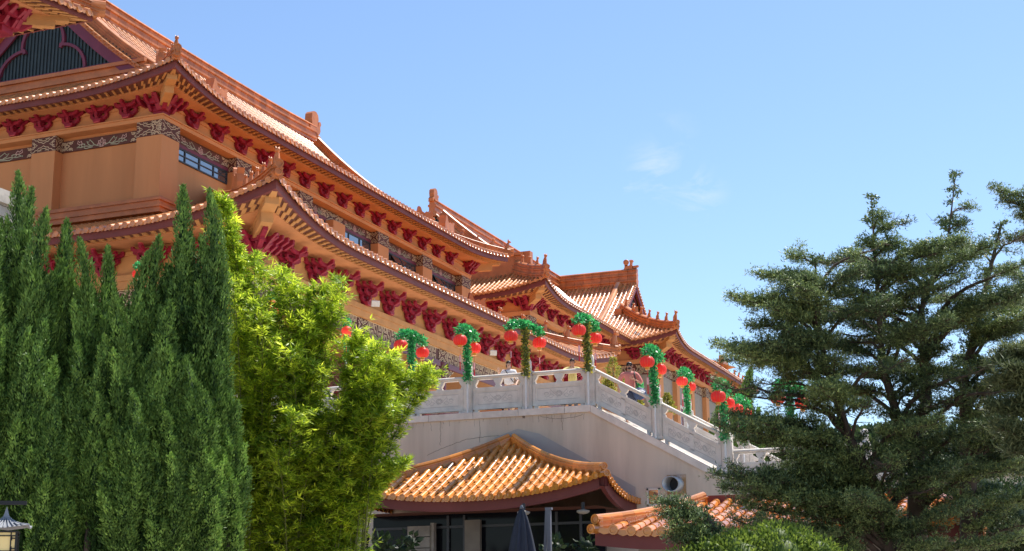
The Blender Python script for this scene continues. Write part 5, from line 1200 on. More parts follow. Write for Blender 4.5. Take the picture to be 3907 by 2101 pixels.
# ================================================================ vegetation
def cyp_profile(t): return (np.clip(t, 0, 1)+.06)**.45*(1.0-np.clip(t, 0, 1))**.72*1.75
class Leafs:
    def __init__(s): s.P = []; s.D = []; s.N = []; s.L = []; s.W = []; s.R = []; s.core = MB()
    def add(s, P, D, N, L, W, R): s.P.append(P); s.D.append(D); s.N.append(N); s.L.append(L); s.W.append(W); s.R.append(R)
    def build(s, name, mat, parent=None): return leaves(np.concatenate(s.P), np.concatenate(s.D), np.concatenate(s.N), np.concatenate(s.L), np.concatenate(s.W), mat, np.concatenate(s.R), name, parent, s.core if s.core.n else None)
def perp(ax):
    ax = ax/np.linalg.norm(ax); a = np.cross(ax, (0, 0, 1) if abs(ax[2]) < .9 else (1, 0, 0)); a /= np.linalg.norm(a); return a, np.cross(ax, a)
def plume(lf, p0, p1, R, n, base=.5):
    p0, p1 = np.asarray(p0, float), np.asarray(p1, float); ax = p1-p0; Lx = np.linalg.norm(ax); u = ax/Lx; a, b = perp(u)
    # leaf sprays hug the plume's surface and face outwards, so each plume has a lit and a shaded side
    n = int(n*1.7); t = rng.beta(1.05, 1.2, n); th = rng.uniform(0, 2*PI, n); ph = rng.uniform(0, 6, 3)
    lob = 1+.22*np.sin(th*2+t*7+ph[0])+.26*np.sin(th*4-t*15+ph[1])+.20*np.sin(t*27+th*2+ph[2])
    r = R*cyp_profile(t)*lob*rng.uniform(.45, 1.08, n)**.5; rd = a*np.cos(th)[:, None]+b*np.sin(th)[:, None]
    P = p0+u*(t*Lx)[:, None]+rd*r[:, None]+np.sin(t*PI)[:, None]*a*Lx*.06; D = u*1.0+rd*(.55-.3*t)[:, None]+rng.normal(size=(n, 3))*.30
    lf.add(P, D, rd+V(0, 0, .25)+rng.normal(size=(n, 3))*.42, rng.uniform(.06, .115, n), rng.uniform(.020, .036, n), np.clip(base-.14+rng.normal(0, .11, n)+.26*(t-.45)+.30*(lob-1), 0, 1))  # hollows toned darker, tips and bumps lighter: light and shade put into the colour
    pts = [p0+u*Lx*tt+a*math.sin(tt*PI)*Lx*.06 for tt in np.linspace(0, .93, 7)]; lf.core.tube(pts, [max(.010, R*.45*float(cyp_profile(np.array(tt)))) for tt in np.linspace(0, .93, 7)], 7, 0, True, rnd=.1)  # added inner core in a dark tone, blocks light and gaps inside the plume
def make_cypress(H, seed, spread=1.0, low=2.7, n=48, name='cypress'):
    global rng; rng = np.random.default_rng(seed)
    t = thing(name, 'x', 'cypress', (0, 0, 0), local=True); lf = Leafs()
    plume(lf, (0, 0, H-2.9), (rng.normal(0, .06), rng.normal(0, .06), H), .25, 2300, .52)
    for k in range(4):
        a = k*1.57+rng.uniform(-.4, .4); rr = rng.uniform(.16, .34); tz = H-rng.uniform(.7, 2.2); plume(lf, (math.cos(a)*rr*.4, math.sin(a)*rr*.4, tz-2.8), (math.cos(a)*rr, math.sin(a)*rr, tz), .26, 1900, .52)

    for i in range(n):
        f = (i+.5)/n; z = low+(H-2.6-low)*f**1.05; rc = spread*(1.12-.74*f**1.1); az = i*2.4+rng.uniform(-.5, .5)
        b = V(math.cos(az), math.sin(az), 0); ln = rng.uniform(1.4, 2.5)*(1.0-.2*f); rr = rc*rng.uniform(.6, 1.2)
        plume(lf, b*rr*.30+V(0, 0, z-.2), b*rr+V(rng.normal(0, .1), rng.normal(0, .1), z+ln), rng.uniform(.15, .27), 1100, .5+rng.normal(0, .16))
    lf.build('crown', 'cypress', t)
    mb = MB()
    for k in range(3):
        a = k*2.1+.4; mb.tube([V(math.cos(a)*.08, math.sin(a)*.08, 0), V(math.cos(a)*.12, math.sin(a)*.12, 2.2), V(math.cos(a)*.25, math.sin(a)*.25, 4.2), V(math.cos(a)*.1, math.sin(a)*.1, H-2)], [.12, .09, .065, .02], 7)
    for k in range(8):
        a = k*.8; z = rng.uniform(1.8, 3.2); mb.tube([V(math.cos(a)*.1, math.sin(a)*.1, z), V(math.cos(a)*.6, math.sin(a)*.6, z+1.1)], [.03, .012], 5)
    mb.build('trunk', ['bark'], t); return t
cyps = [make_cypress(10.0, 11, .52, 3.8, 34), make_cypress(9.0, 12, .58, 3.5, 32), make_cypress(8.4, 13, .50, 3.3, 30)]
cfirst = [True]*3; CH = [10.0, 9.0, 8.4]
# tops of the row, in wide-view coordinates, with their distance
CT = [(38, 432, 29.3, 0, 'tall cypress beside the stone turret'), (86, 472, 28.8, 0, 'tall cypress spire second from the turret'), (126, 527, 28.4, 1, 'cypress below the ochre wall, third from the turret'),
 (168, 556, 28.9, 1, 'cypress where the lower roof begins behind it'), (226, 606, 28.4, 2, 'cypress under the shaded end of the lower eave'), (268, 628, 28.9, 2, 'cypress in front of the pale lower fascia'),
 (345, 634, 28.5, 2, 'cypress in front of the distant hall lantern post'), (408, 596, 28.9, 1, 'cypress just left of the tall pair'), (457, 472, 29.3, 0, 'left one of the tall pair of cypress spires'), (516, 478, 29.0, 0, 'right one of the tall pair, touching the bamboo'),
 (-8, 560, 28.0, 1, 'cypress cut by the left picture edge'), (62, 730, 27.5, 2, 'shorter cypress in front of the turret-side pair'), (108, 800, 27.1, 2, 'shorter cypress in front of the third spire'), (190, 860, 27.3, 1, 'shorter cypress before the start of the lower roof'),
 (305, 745, 27.5, 2, 'shorter cypress in the dip left of the lantern post'), (250, 905, 26.9, 1, 'low front cypress under the shaded eave end'), (378, 850, 27.3, 2, 'shorter cypress right of the distant lantern post'), (432, 760, 27.8, 1, 'shorter cypress directly before the left tall spire'),
 (490, 900, 27.4, 2, 'low cypress before the gap of the tall pair'), (545, 860, 28.2, 1, 'cypress leaning against the bamboo edge'), (580, 1010, 28.0, 2, 'lowest cypress, tucked under the bamboo'), (15, 850, 26.9, 1, 'low front cypress behind the garden lamp'),
 (150, 1000, 26.5, 2, 'low front cypress right of the garden lamp'), (325, 980, 26.6, 1, 'low front cypress in the middle of the row'), (425, 1040, 26.7, 2, 'low front cypress below the lantern post gap'), (520, 1060, 27.0, 2, 'low front cypress left of the lowest one')]
for i, (x, y, d, v, lab) in enumerate(CT):
    p = atd(x, y, d); s = p[2]/CH[v]; src = cyps[v]; rz = i*1.3; w_ = .72+.28*s
    if cfirst[v]: cfirst[v] = False; c = src; c.location = (p[0], p[1], 0); c.rotation_euler = (0, 0, rz); c['label'] = lab; c['group'] = 'row of cypress trees'
    else: c = clone(src, (p[0], p[1], 0), rz, lab, 'row of cypress trees')
    c.scale = (w_, w_, s)
# dark conifer behind the stairs
for x, y, d, sc_, lab in ((1868, 925, 58, 2.2, 'dark bushy conifer standing behind the stair lanterns'), (1800, 990, 55, 1.3, 'narrow conifer against the wing wall behind the stairs')):
    p = atd(x, y, d); c = clone(cyps[2], (p[0], p[1], 0), 1.0, lab); c.scale = (sc_*.75, sc_*.75, p[2]/8.4)

# ---------------------------------------------------------------- bamboo
rng = np.random.default_rng(21)
def bamboo_clump(label, tips, base, seed, dens=1.0):
    global rng; rng = np.random.default_rng(seed)
    t = thing('bamboo_clump', label, 'bamboo', (base[0], base[1], 0), local=True); lf = Leafs(); mb = MB(); o = V(base[0], base[1], 0)
    for tip, low, wid in tips:
        tip = tip-o; b = V(rng.normal(0, .35), rng.normal(0, .35), 0); h = tip[2]; flat = tip*V(1, 1, 0)-b
        pts = []
        for s in np.linspace(0, 1, 15): pts.append(b+flat*s**2.1+V(0, 0, h*(1-(1-s)**1.35)))
        mb.tube(pts, list(np.linspace(.026, .006, 15)), 6)
        pts = np.array(pts); n = int(64*dens)
        for j in range(n):
            s = low+(1-low)*((j+rng.uniform())/n); i0 = min(13, int(s*14)); f = s*14-i0; c = pts[i0]*(1-f)+pts[i0+1]*f
            # side twig carrying fans of leaves
            az = rng.uniform(0, 2*PI); ln = wid*(1.08-s)**.5*rng.uniform(.35, 1.0)+.12; d = V(math.cos(az), math.sin(az), rng.uniform(.15, .75)); d /= np.linalg.norm(d)
            e = c+d*ln-V(0, 0, .16*ln*ln); mb.tube([c, c+d*ln*.55, e], [.006, .004, .002], 4, 0, False)
            nn_ = int(rng.integers(3, 6)); tb = rng.normal(.40, .16)
            for z_ in range(nn_):   # leaves fan out from a few nodes on the twig
                q0 = (z_+.7)/nn_; c0 = c+(e-c)*q0+rng.normal(0, .05, 3); fd = d+rng.normal(0, .35, 3)+V(0, 0, .15); fd /= np.linalg.norm(fd); m = int(rng.integers(6, 11)); fa, fb = perp(fd)
                an = rng.uniform(-1.25, 1.25, m); tw = rng.normal(0, .35, m); D = fd*np.cos(an)[:, None]+fa*np.sin(an)[:, None]+fb*tw[:, None]-V(0, 0, .30)*rng.uniform(.2, 1.4, m)[:, None]
                lf.add(np.tile(c0, (m, 1))+rng.normal(0, .018, (m, 3)), D, V(0, -.25, .8)+np.cross(fa, fd)[None, :]*.3+rng.normal(0, .45, (m, 3)), rng.uniform(.12, .21, m), rng.uniform(.022, .034, m), np.clip(tb+rng.normal(0, .15, m), 0, 1))
    lf.build('foliage', 'bamboo', t); mb.build('culm', ['culm'], t); return t
def btips(lst, n_each=1, jx=10, jy=14, dj=.8):
    out = []
    for (x, y, d, low, wid) in lst:
        for k in range(n_each): out.append((atd(x+random.gauss(0, jx)*(k > 0), y+abs(random.gauss(0, jy))*(k > 0), d+random.gauss(0, dj)*(k > 0)), low, wid))
    return out
B1 = btips([(548, 492, 32.5, .52, .15), (556, 575, 32.5, .42, .24), (640, 640, 32, .40, .55), (585, 700, 32.2, .38, .55), (610, 820, 31.5, .35, .7), (570, 850, 32, .35, .5), (655, 760, 31.5, .35, .65), (630, 960, 31, .3, .8), (585, 1010, 31, .25, .6), (690, 900, 31, .3, .8), (640, 1110, 30.6, .2, .8)], 3)
B2 = btips([(708, 678, 32.2, .42, .5), (742, 725, 32, .40, .6), (850, 706, 32.2, .42, .55), (808, 722, 32.3, .40, .55), (780, 800, 31.6, .36, .7), (838, 775, 31.8, .36, .7), (720, 860, 31, .32, .8), (800, 920, 30.8, .3, .9), (750, 1020, 30.5, .25, .9), (850, 1020, 30.6, .25, .9), (690, 1130, 30.4, .2, .9), (790, 1130, 30.2, .2, .9)], 3)
B3 = btips([(905, 832, 32, .42, .65), (955, 862, 32, .42, .6), (990, 890, 32, .45, .45), (1008, 935, 32, .52, .36), (1090, 925, 32.3, .62, .22), (930, 930, 31.5, .38, .8), (965, 965, 31.3, .38, .65), (995, 1015, 31.6, .50, .38), (930, 1040, 31, .32, .7), (870, 1110, 30.6, .28, .7), (1015, 1165, 32.2, .64, .22), (930, 1130, 31.8, .52, .35), (830, 1230, 31, .30, .5), (800, 1310, 30.8, .3, .4)], 3)
bb = atd(700, 1500, 31.5); bamboo_clump('yellow green bamboo with a thin tall tip touching the cypresses', B1, (bb[0]-.6, bb[1]), 31)
bamboo_clump('full bright bamboo clump in the middle below the hall corner', B2, (bb[0]+.35, bb[1]-.2), 32)
bamboo_clump('arching bamboo leaning right over the kiosk roof', B3, (bb[0]+1.3, bb[1]+.1), 33)

# ---------------------------------------------------------------- cedars
def cedar(label, stems, tips, seed, depth_j=1.6, bare=(), tuft=(.042, .078), mat='cedar', name='cedar_tree', twn=17, cat='cedar'):
    # stems: list of [(x, y, d, radius)] in wide-view coordinates; tips: (x, y, d, size, leafy)
    global rng; rng = np.random.default_rng(seed)
    b0 = atd(*stems[0][0][:3]); o = V(b0[0], b0[1], 0); t = thing(name, label, cat, o, local=True); lf = Leafs(); mb = MB()
    SP = []
    for st in stems:
        pts = [atd(x, y, d)-o for x, y, d, r in st]; rr = [r for *_, r in st]
        mb.tube(pts, rr, 8); P = np.array(resample(pts, .12)); SP.append(P)
    allp = np.concatenate(SP)
    for x, y, d, size, leafy in tips:
        tip = atd(x, y, d)-o; 
        dd = np.linalg.norm((allp-tip)*V(1, 1, 1), axis=1)+np.where(allp[:, 2] > tip[2]-.30*np.linalg.norm((allp-tip)[:, :2], axis=1), 3.0, 0)
        s = allp[np.argmin(dd)]; v = tip-s; Ln = np.linalg.norm(v)
        if Ln < .15: continue
        pts = [s+v*q+V(0, 0, .10*Ln*math.sin(q*PI)+.04*Ln*math.sin(q*2*PI))+rng.normal(0, .012*Ln, 3)*(0 < q < 1) for q in np.linspace(0, 1, 8)]
        r0 = .012+.014*Ln; mb.tube(pts, list(np.linspace(r0, .006, 8)), 5)
        pts = np.array(pts); hd = v*V(1, 1, 0); hd /= (np.linalg.norm(hd)+1e-9); sd = V(-hd[1], hd[0], 0)
        nt_ = max(6, int(twn*min(1.7, Ln/1.5))); tone0 = rng.uniform(.22, .62)
        for j in range(nt_):
            q = .18+.80*(j+rng.uniform())/nt_; i0 = min(6, int(q*7)); f = q*7-i0; c = pts[i0]*(1-f)+pts[i0+1]*f
            sg = 1 if j % 2 else -1; ln = size*(.30+.75*(1-q))*rng.uniform(.6, 1.15)
            dr = v/Ln*rng.uniform(.45, .95)+sd*sg*rng.uniform(.5, 1.0)+V(0, 0, rng.normal(.08, .20)); dr /= np.linalg.norm(dr); e = c+dr*ln-V(0, 0, .20*ln)
            mb.tube([c, (c+e)/2+V(0, 0, .03*ln), e], [.007, .005, .0025], 4, 0, False)
            if not leafy:
                for k in range(4): 
                    g = c+(e-c)*rng.uniform(.2, .9); w_ = dr+rvec(1)[0]*.8; mb.tube([g, g+w_*ln*.35], [.004, .0015], 3, 0, False)
                if rng.uniform() < .75: continue
            m = int(ln*98)+7
            for k in range(2):
                qq = rng.uniform(.08, 1.04, m); base_ = c+(e-c)*qq[:, None]+np.stack([rng.normal(0, .06, m), rng.normal(0, .06, m), rng.normal(.02, .05, m)], 1)
                for w_ in range(3):
                    D = rvec(m)*V(1, 1, .6)+V(0, 0, .25)+dr*.45; lf.add(base_, D, rvec(m)*.55+V(0, 0, 1.0), rng.uniform(tuft[0], tuft[1], m), rng.uniform(.012, .020, m), np.clip(tone0+rng.normal(0, .18, m)+.2*(qq-.5), 0, 1))
        m = int(Ln*44); qq = rng.uniform(.45, 1, m) if leafy else rng.uniform(.9, 1, m//3); m = len(qq)
        ii = np.minimum(6, (qq*7).astype(int)); ff = (qq*7-ii)[:, None]; base_ = pts[ii]*(1-ff)+pts[ii+1]*ff+np.stack([rng.normal(0, .03, m), rng.normal(0, .03, m), rng.normal(.03, .02, m)], 1)
        for w_ in range(4): lf.add(base_, rvec(m)+V(0, 0, .35)+hd*.3, rvec(m)*.6+V(0, 0, 1.0), rng.uniform(tuft[0], tuft[1], m), rng.uniform(.012, .020, m), np.clip(rng.normal(.5, .2, m), 0, 1))
    for P in SP:   # short leafy shoots all round the upper stems
        m0 = len(P)
        for j in list(range(int(m0*.25), m0))*2:
            if rng.uniform() < .3: continue
            az = rng.uniform(0, 2*PI); ln = .10+.62*(1-j/m0)*rng.uniform(.4, 1); dr = V(math.cos(az), math.sin(az), rng.uniform(.1, .7)); dr /= np.linalg.norm(dr); e = P[j]+dr*ln; mb.tube([P[j], e], [.006, .002], 4, 0, False)
            m = int(ln*95)+6; qq = rng.uniform(.1, 1.05, m); base_ = P[j]+(e-P[j])*qq[:, None]+rng.normal(0, .03, (m, 3))
            for w_ in range(3): lf.add(base_, rvec(m)+dr*.5+V(0, 0, .3), rvec(m), rng.uniform(tuft[0], tuft[1], m), rng.uniform(.018, .03, m), np.clip(rng.normal(.4, .2, m), 0, 1))
    lf.build('foliage', mat, t); mb.build('trunk', ['bark'], t); return t
D0 = 24.0
stems = [[(2262, 1500, D0, .20), (2226, 1297, D0, .15), (2194, 1211, D0-.2, .11), (2135, 1102, D0-.3, .085), (2112, 1030, D0-.3, .07), (2095, 976, D0-.4, .055), (2062, 850, D0-.5, .04), (2050, 650, D0-.6, .012)],
 [(2300, 1500, D0+.3, .22), (2308, 1279, D0+.3, .17), (2304, 1075, D0+.3, .12), (2331, 1010, D0+.4, .10), (2318, 776, D0+.4, .05), (2385, 600, D0+.5, .02), (2404, 440, D0+.6, .006)],
 [(2300, 1180, D0+.2, .09), (2276, 1111, D0+.2, .085), (2226, 940, D0-.1, .065), (2217, 871, D0-.2, .05), (2205, 700, D0-.3, .03), (2192, 500, D0-.3, .008)],
 [(2440, 1500, D0+.8, .17), (2434, 1102, D0+.8, .13), (2425, 961, D0+.8, .085), (2470, 760, D0+.9, .045), (2520, 560, D0+1, .02)]]
tips = [(1832, 742, D0-1.0, .5, 1), (1868, 760, D0-.5, .55, 1), (1905, 690, D0-.6, .5, 1), (1940, 745, D0-1.2, .6, 1), (1985, 642, D0-.6, .5, 1), (1950, 700, D0, .5, 1), (2048, 628, D0-.6, .4, 1), (2015, 700, D0-1, .6, 1), (1792, 858, D0-.8, .5, 1), (1838, 880, D0-1.3, .65, 1), (1880, 815, D0-.3, .6, 1), (1815, 905, D0, .5, 1), (1930, 850, D0-1.5, .7, 1), (1985, 790, D0+.6, .7, 1),
 (1850, 985, D0-.4, .6, 0), (1900, 960, D0+.2, .7, 0), (1800, 960, D0-.8, .5, 0), (1935, 1000, D0-.9, .6, 0), (1980, 950, D0+.5, .6, 0), (2020, 1010, D0, .6, 0), (1960, 890, D0+.8, .7, 0), (1870, 870, D0+1, .6, 0), (2060, 930, D0+.9, .6, 0), (2130, 640, D0+.2, .5, 0), (2170, 690, D0+.5, .6, 0), (2330, 640, D0+.9, .6, 0), (2380, 560, D0+.8, .5, 0), (2430, 520, D0+.9, .45, 0), (2280, 560, D0+.2, .4, 0),
 (2192, 497, D0-.3, .22, 1), (2215, 545, D0-.5, .28, 1), (2240, 575, D0-.2, .3, 1), (2180, 610, D0-.6, .4, 1), (2265, 620, D0-.4, .45, 1), (2140, 740, D0-.8, .6, 1), (2230, 680, D0-.9, .6, 1), (2405, 470, D0+.6, .18, 1), (2380, 520, D0+.6, .2, 1), (2432, 560, D0+.6, .25, 1), (2360, 620, D0+.5, .3, 1),
 (1795, 1062, D0-1.4, .6, 1), (1830, 1040, D0-1.0, .7, 1), (1880, 1060, D0-1.6, .8, 1), (1850, 1095, D0-.6, .7, 1), (1920, 1075, D0-.5, .8, 1), (1785, 1190, D0-1.3, .6, 1), (1830, 1175, D0-1.6, .7, 1), (1800, 1225, D0-.9, .6, 1), (1870, 1215, D0-1.5, .8, 1), (1850, 1265, D0-1.2, .7, 1), (1920, 1190, D0-1.0, .8, 1), (1900, 1300, D0-1.4, .8, 1), (1960, 1130, D0-1.2, .8, 1), (1830, 1300, D0-.8, .6, 1), (1760, 1320, D0-1, .5, 1), (2010, 1180, D0-.8, .8, 1), (1980, 1250, D0-1.2, .8, 1)]
R_ = random.Random(5)
poly = [(2576, 580), (2500, 590), (2440, 600), (2400, 590), (2340, 630), (2290, 640), (2235, 590), (2180, 640), (2120, 690), (2060, 650), (1980, 700), (1910, 760), (1960, 850), (2060, 960), (2000, 1050), (1900, 1100), (1900, 1250), (2000, 1330), (2150, 1385), (2620, 1400), (2650, 700)]
def inpoly(x, y):
    c = False; n = len(poly)
    for i in range(n):
        (x1, y1), (x2, y2) = poly[i], poly[(i+1) % n]
        if (y1 > y) != (y2 > y) and x < (x2-x1)*(y-y1)/(y2-y1)+x1: c = not c
    return c
k = 0
while k < 195:
    x, y = R_.uniform(1880, 2640), R_.uniform(560, 1400)
    if not inpoly(x, y) or any(abs(x-a)+abs(y-b) < 75 for a, b in ((2015, 1103), (2132, 1088), (2248, 1241), (2118, 1330), (2332, 1292), (2440, 1352))): continue
    tips.append((x, y, D0+R_.uniform(-1.9, 2.4), R_.uniform(.32, .62), 0 if R_.random() < .22 else 1)); k += 1
cedar('large dark cedar with layered branches and several trunks beside the stairs', stems, tips, 41)
tipsb = [(2490, 470, 27, .3, 1), (2520, 500, 27, .4, 1), (2560, 540, 27.2, .45, 1), (2576, 520, 27, .4, 1), (2600, 480, 27, .4, 1), (2590, 580, 27, .5, 1), (2610, 640, 27.5, .6, 1), (2640, 700, 27, .6, 1), (2530, 600, 27.5, .5, 1), (2550, 700, 27.8, .6, 1), (2580, 800, 27.5, .7, 1), (2600, 900, 27.5, .7, 1), (2560, 980, 28, .7, 1), (2600, 1080, 27.5, .7, 1), (2540, 1180, 28, .8, 1), (2600, 1280, 27.5, .7, 1)]
cedar('second cedar reaching in from the right picture edge', [[(2680, 1600, 27.4, .2), (2670, 1000, 27.4, .14), (2650, 640, 27.4, .07), (2640, 380, 27.4, .02)]], tipsb+[(5320-x, y+25, d+.4, s, l) for x, y, d, s, l in tipsb], 42)
tp2 = [(2495, 960, 20, .4, 1), (2485, 1020, 20, .4, 1), (2500, 905, 20.2, .4, 1), (2520, 880, 20.2, .4, 1), (2540, 930, 19.8, .45, 1), (2510, 1080, 20, .4, 1), (2550, 1010, 20, .5, 1), (2580, 960, 20, .5, 1), (2560, 1090, 20.2, .5, 1), (2590, 880, 20.3, .5, 1), (2530, 1130, 20.2, .4, 1)]
cedar('pale needled pine bough hanging in at the right edge', [[(2720, 1600, 20.3, .14), (2710, 1000, 20.3, .1), (2690, 700, 20.3, .03)]], tp2+[(5420-x, y+20, d+.2, s, l) for x, y, d, s, l in tp2], 43, tuft=(.10, .16), mat='pine', name='pine_tree', cat='pine')
tp3 = [(1648, 1262, 20.5, .35, 1), (1665, 1290, 20.3, .35, 1), (1690, 1320, 20.2, .4, 1), (1680, 1350, 20.4, .35, 1), (1720, 1345, 20.2, .4, 1), (1740, 1375, 20.4, .4, 1), (1760, 1330, 20.6, .4, 1), (1700, 1290, 20.5, .4, 1), (1790, 1370, 20.6, .4, 1)]
cedar('young grey green conifer with drooping shoots before the lower kiosk roof', [[(1835, 1560, 20.6, .08), (1820, 1400, 20.6, .06), (1800, 1330, 20.6, .03), (1770, 1290, 20.6, .012)]], tp3, 44, mat='cedar', name='young_cedar', twn=22)

# ---------------------------------------------------------------- broadleaf shrubs and small plants
def clump_plant(name, label, cat, p, blobs, mat, n, L, W, seed, stem=True, flat=.5, group=None, sub='foliage'):
    global rng; rng = np.random.default_rng(seed); t = thing(name, label, cat, p, local=True, group=group); lf = Leafs(); mb = MB()
    for c, r in blobs:
        c = np.asarray(c, float); m = int(n*r*r*4); d = rvec(m); q = rng.uniform(.55, 1.06, m)**.6; P = c+d*V(1, 1, .85)*(r*q)[:, None]
        lf.add(P, d+rvec(m)*.7+V(0, 0, .3), d*flat+rvec(m)*.6+V(0, 0, .5), rng.uniform(.7, 1.3, m)*L, rng.uniform(.7, 1.3, m)*W, np.clip(rng.normal(.42, .22, m)+.15*d[:, 2], 0, 1))
        lf.core.sphere(c, r*.62, 8, 0)
        if stem: mb.tube([(0, 0, 0), c*V(.6, .6, .5), c], [.03, .02, .008], 5)
    lf.build(sub, mat, t)
    if stem: mb.build('stem', ['bark'], t)
    return t
def blobs_px(lst, o): return [(atd(x, y, d)-o, r) for x, y, d, r in lst]
o = atd(1900, 1500, 20)*V(1, 1, 0)
clump_plant('leafy_shrub', 'bright green leafy shrub in front along the bottom edge', 'shrub', o, blobs_px([(1720, 1440, 20, .42), (1760, 1405, 20.2, .28), (1800, 1410, 20, .36), (1850, 1385, 20, .34), (1900, 1375, 20.2, .36), (1960, 1368, 20, .36), (2010, 1375, 20.2, .34), (2060, 1395, 20, .32), (2110, 1420, 20.2, .30), (1870, 1420, 19.8, .5), (1970, 1410, 19.8, .5), (2050, 1430, 20, .45), (1930, 1338, 20.3, .17), (1840, 1352, 20.2, .16), (1990, 1342, 20.3, .15), (1880, 1345, 20.1, .13), (2040, 1362, 20.1, .15), (1780, 1375, 20, .14)], o), 'shrub', 1500, .055, .026, 51)
o = atd(2430, 1500, 30)*V(1, 1, 0)
clump_plant('hedge_shrub', 'dark dense shrubs behind the cedar trunks low at the right', 'shrub', o, blobs_px([(2190+i*38, 1330+30*math.sin(i*1.9), 29.5+.6*math.sin(i*2.7), .62) for i in range(12)]+[(2260+i*46, 1255+24*math.sin(i*2.3), 30.4, .5) for i in range(8)], o), 'distant', 900, .085, .045, 57)
for i, (x, y, d, lab) in enumerate(((2560, 1180, 70, 'hazy green tree far behind the cedar trunks, right'), (2400, 1210, 66, 'hazy green tree far behind the thick cedar trunk'), (2250, 1180, 72, 'hazy green tree far behind the left cedar stem'), (2110, 1230, 75, 'hazy green tree far behind the lower left boughs'))):
    o = atd(x, 1700, d)*V(1, 1, 0); q = atd(x, y, d)-o
    clump_plant('distant_tree', lab, 'tree', o, [(q+V(random.uniform(-3.5, 3.5), random.uniform(-2, 2), random.uniform(-3.5, 1.8)), random.uniform(1.2, 2.2)) for k in range(16)]+[(q+V(random.uniform(-4, 4), 0, -5-random.uniform(0, 2)), 2.0) for k in range(6)], 'distant', 110, .30, .16, 60+i)
# potted golden conifers by the stairs
def gold(label, p, h, seed):
    global rng; rng = np.random.default_rng(seed); t = thing('potted_conifer', label, 'potted plant', p, local=True, group='golden potted conifers'); lf = Leafs()
    n = 1500; z = rng.uniform(0, 1, n)**1.15; th = rng.uniform(0, 2*PI, n); r = .30*h*(1-z)**.8*(1+.3*np.sin(z*26))*np.sqrt(rng.uniform(.3, 1, n)); P = np.stack([r*np.cos(th), r*np.sin(th), .3+z*(h-.3)], 1)
    lf.add(P, np.stack([np.cos(th), np.sin(th), rng.uniform(-.1, .9, n)], 1)+rvec(n)*.3, rvec(n), rng.uniform(.06, .13, n), rng.uniform(.02, .04, n), rng.uniform(0, 1, n)); lf.build('foliage', 'goldconifer', t)
    mb = MB(); mb.lathe([(.13, 0), (.19, .3), (.21, .32), (.18, .34)], (0, 0, 0), 12); mb.build('pot', ['terracotta'], t); mb = MB(); mb.tube([(0, 0, .2), (0, 0, h*.9)], [.03, .01], 6); mb.build('trunk', ['bark'], t)
for x, y, d, h, lab, sd in ((2338, 1363, 46.5, 1.9, 'tall golden conifer in a pot left of the man in pink', 71), (2318, 1448, 43.4, .95, 'small golden conifer behind the stair railing below the tall one', 72), (2420, 1500, 43.2, .8, 'small golden conifer under the sloping handrail near the bag', 73), (2545, 1500, 49, 1.0, 'small golden conifer beside the far railing near the wing window', 74), (1640, 1395, 45, 1.1, 'yellow leaved plant in a pot behind the bamboo edge', 75)):
    p = at(x, y, d); gold(lab, (p[0], p[1], p[2]-h), h, sd)
# houseplants under the kiosk eave, its shade put into their leaf colour
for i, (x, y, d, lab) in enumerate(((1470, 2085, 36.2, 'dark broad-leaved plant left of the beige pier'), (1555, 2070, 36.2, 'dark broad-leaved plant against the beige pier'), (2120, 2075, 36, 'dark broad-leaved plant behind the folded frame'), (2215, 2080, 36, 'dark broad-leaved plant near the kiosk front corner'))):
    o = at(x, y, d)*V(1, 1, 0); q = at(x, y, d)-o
    clump_plant('house_plant', lab, 'plant', o, [(q+V(random.uniform(-.2, .2), 0, random.uniform(-.3, .15)), .22) for k in range(2)], 'shaded_leaf', 160, .20, .12, 80+i)
# ================================================================ light, sky, render
EL, AZ = math.radians(62), math.radians(25)     # sun high, behind and to the right of the hall (azimuth from +Y towards +X)
sd = V(math.sin(AZ)*math.cos(EL), math.cos(AZ)*math.cos(EL), math.sin(EL))
ld = bpy.data.lights.new('sun', 'SUN'); ld.energy = 5.0; ld.angle = math.radians(.5); ld.color = (1.0, .95, .87)
lo = bpy.data.objects.new('sun', ld); C.objects.link(lo); lo.rotation_euler = Vector(-sd).to_track_quat('-Z', 'Y').to_euler(); lo.location = (0, 0, 60)
w = bpy.data.worlds.new('World'); sc.world = w; w.use_nodes = True; nt = w.node_tree; nt.nodes.clear(); N = nt.nodes
out = N.new('ShaderNodeOutputWorld'); bg_ = N.new('ShaderNodeBackground'); sky = N.new('ShaderNodeTexSky'); sky.sky_type = 'NISHITA'; sky.sun_disc = False
sky.sun_elevation = EL; sky.sun_rotation = AZ; sky.altitude = 0; sky.air_density = 1.0; sky.dust_density = .3; sky.ozone_density = 4.0
bg_.inputs['Strength'].default_value = .115
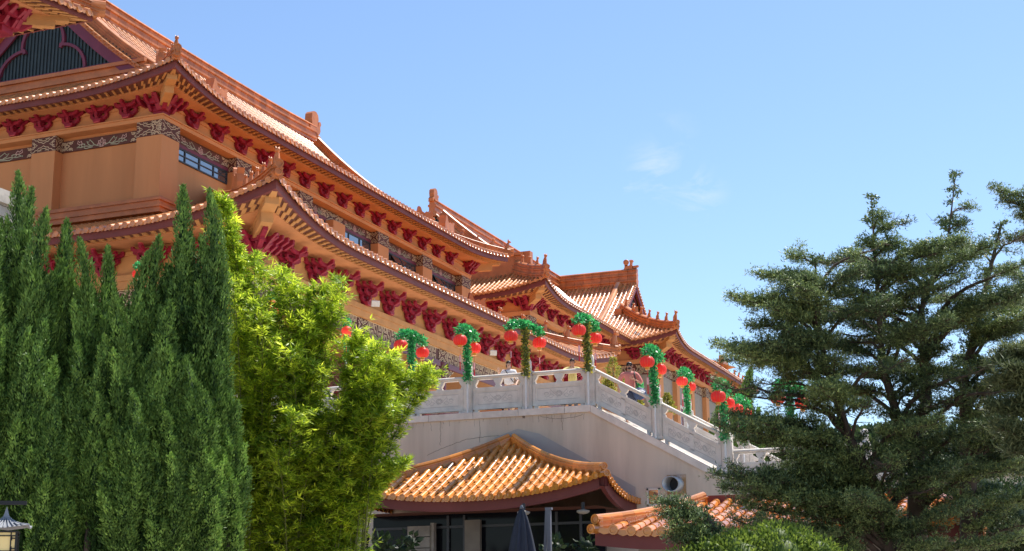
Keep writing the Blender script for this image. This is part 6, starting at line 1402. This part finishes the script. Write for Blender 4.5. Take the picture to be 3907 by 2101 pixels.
# a few thin cloud wisps, low in the sky to the right of the hall
tc = N.new('ShaderNodeTexCoord'); mp = N.new('ShaderNodeMapping'); mp.inputs['Scale'].default_value = (14, 14, 26); lk(nt, tc.outputs['Generated'], mp.inputs['Vector'])
nz = N.new('ShaderNodeTexNoise'); nz.inputs['Scale'].default_value = 1.6; nz.inputs['Detail'].default_value = 7; nz.inputs['Roughness'].default_value = .62; nz.inputs['Distortion'].default_value = .6; lk(nt, mp.outputs['Vector'], nz.inputs['Vector'])
mr = N.new('ShaderNodeMapRange'); mr.inputs[1].default_value = .50; mr.inputs[2].default_value = .72; lk(nt, nz.outputs['Fac'], mr.inputs[0])
def mask(px, py, rad):
    d = ray(px, py); d = d/np.linalg.norm(d); vm = N.new('ShaderNodeVectorMath'); vm.operation = 'DISTANCE'; lk(nt, tc.outputs['Generated'], vm.inputs[0]); vm.inputs[1].default_value = tuple(d)
    m = N.new('ShaderNodeMapRange'); m.interpolation_type = 'SMOOTHSTEP'; m.inputs[1].default_value = rad; m.inputs[2].default_value = 0; lk(nt, vm.outputs['Value'], m.inputs[0]); return m.outputs[0]
acc = None
for px, py, rad, am in ((2500, 655, .030, .60), (2665, 735, .026, .6), (2385, 705, .010, .6), (2560, 520, .025, .25), (3905, 420, .025, .6)):
    o_ = mask(px, py, rad); m = N.new('ShaderNodeMath'); m.operation = 'MULTIPLY'; lk(nt, o_, m.inputs[0]); m.inputs[1].default_value = am
    if acc is None: acc = m.outputs[0]
    else: a = N.new('ShaderNodeMath'); a.operation = 'MAXIMUM'; lk(nt, acc, a.inputs[0]); lk(nt, m.outputs[0], a.inputs[1]); acc = a.outputs[0]
mm = N.new('ShaderNodeMath'); mm.operation = 'MULTIPLY'; lk(nt, acc, mm.inputs[0]); lk(nt, mr.outputs[0], mm.inputs[1])
mx = N.new('ShaderNodeMix'); mx.data_type = 'RGBA'; lk(nt, mm.outputs[0], mx.inputs[0]); lk(nt, sky.outputs[0], mx.inputs[6]); mx.inputs[7].default_value = (4.6, 5.0, 5.4, 1)
lk(nt, mx.outputs[2], bg_.inputs['Color']); lk(nt, bg_.outputs[0], out.inputs[0])
vs_ = sc.view_settings; vs_.view_transform = 'Standard'; vs_.look = 'None'; vs_.exposure = .78; vs_.gamma = 1; vs_.use_curve_mapping = False
sc.render.engine = 'CYCLES'; cy = sc.cycles; cy.max_bounces = 8; cy.diffuse_bounces = 4; cy.glossy_bounces = 3; cy.transmission_bounces = 4; cy.transparent_max_bounces = 6; cy.caustics_reflective = False; cy.caustics_refractive = False; cy.sample_clamp_indirect = 4
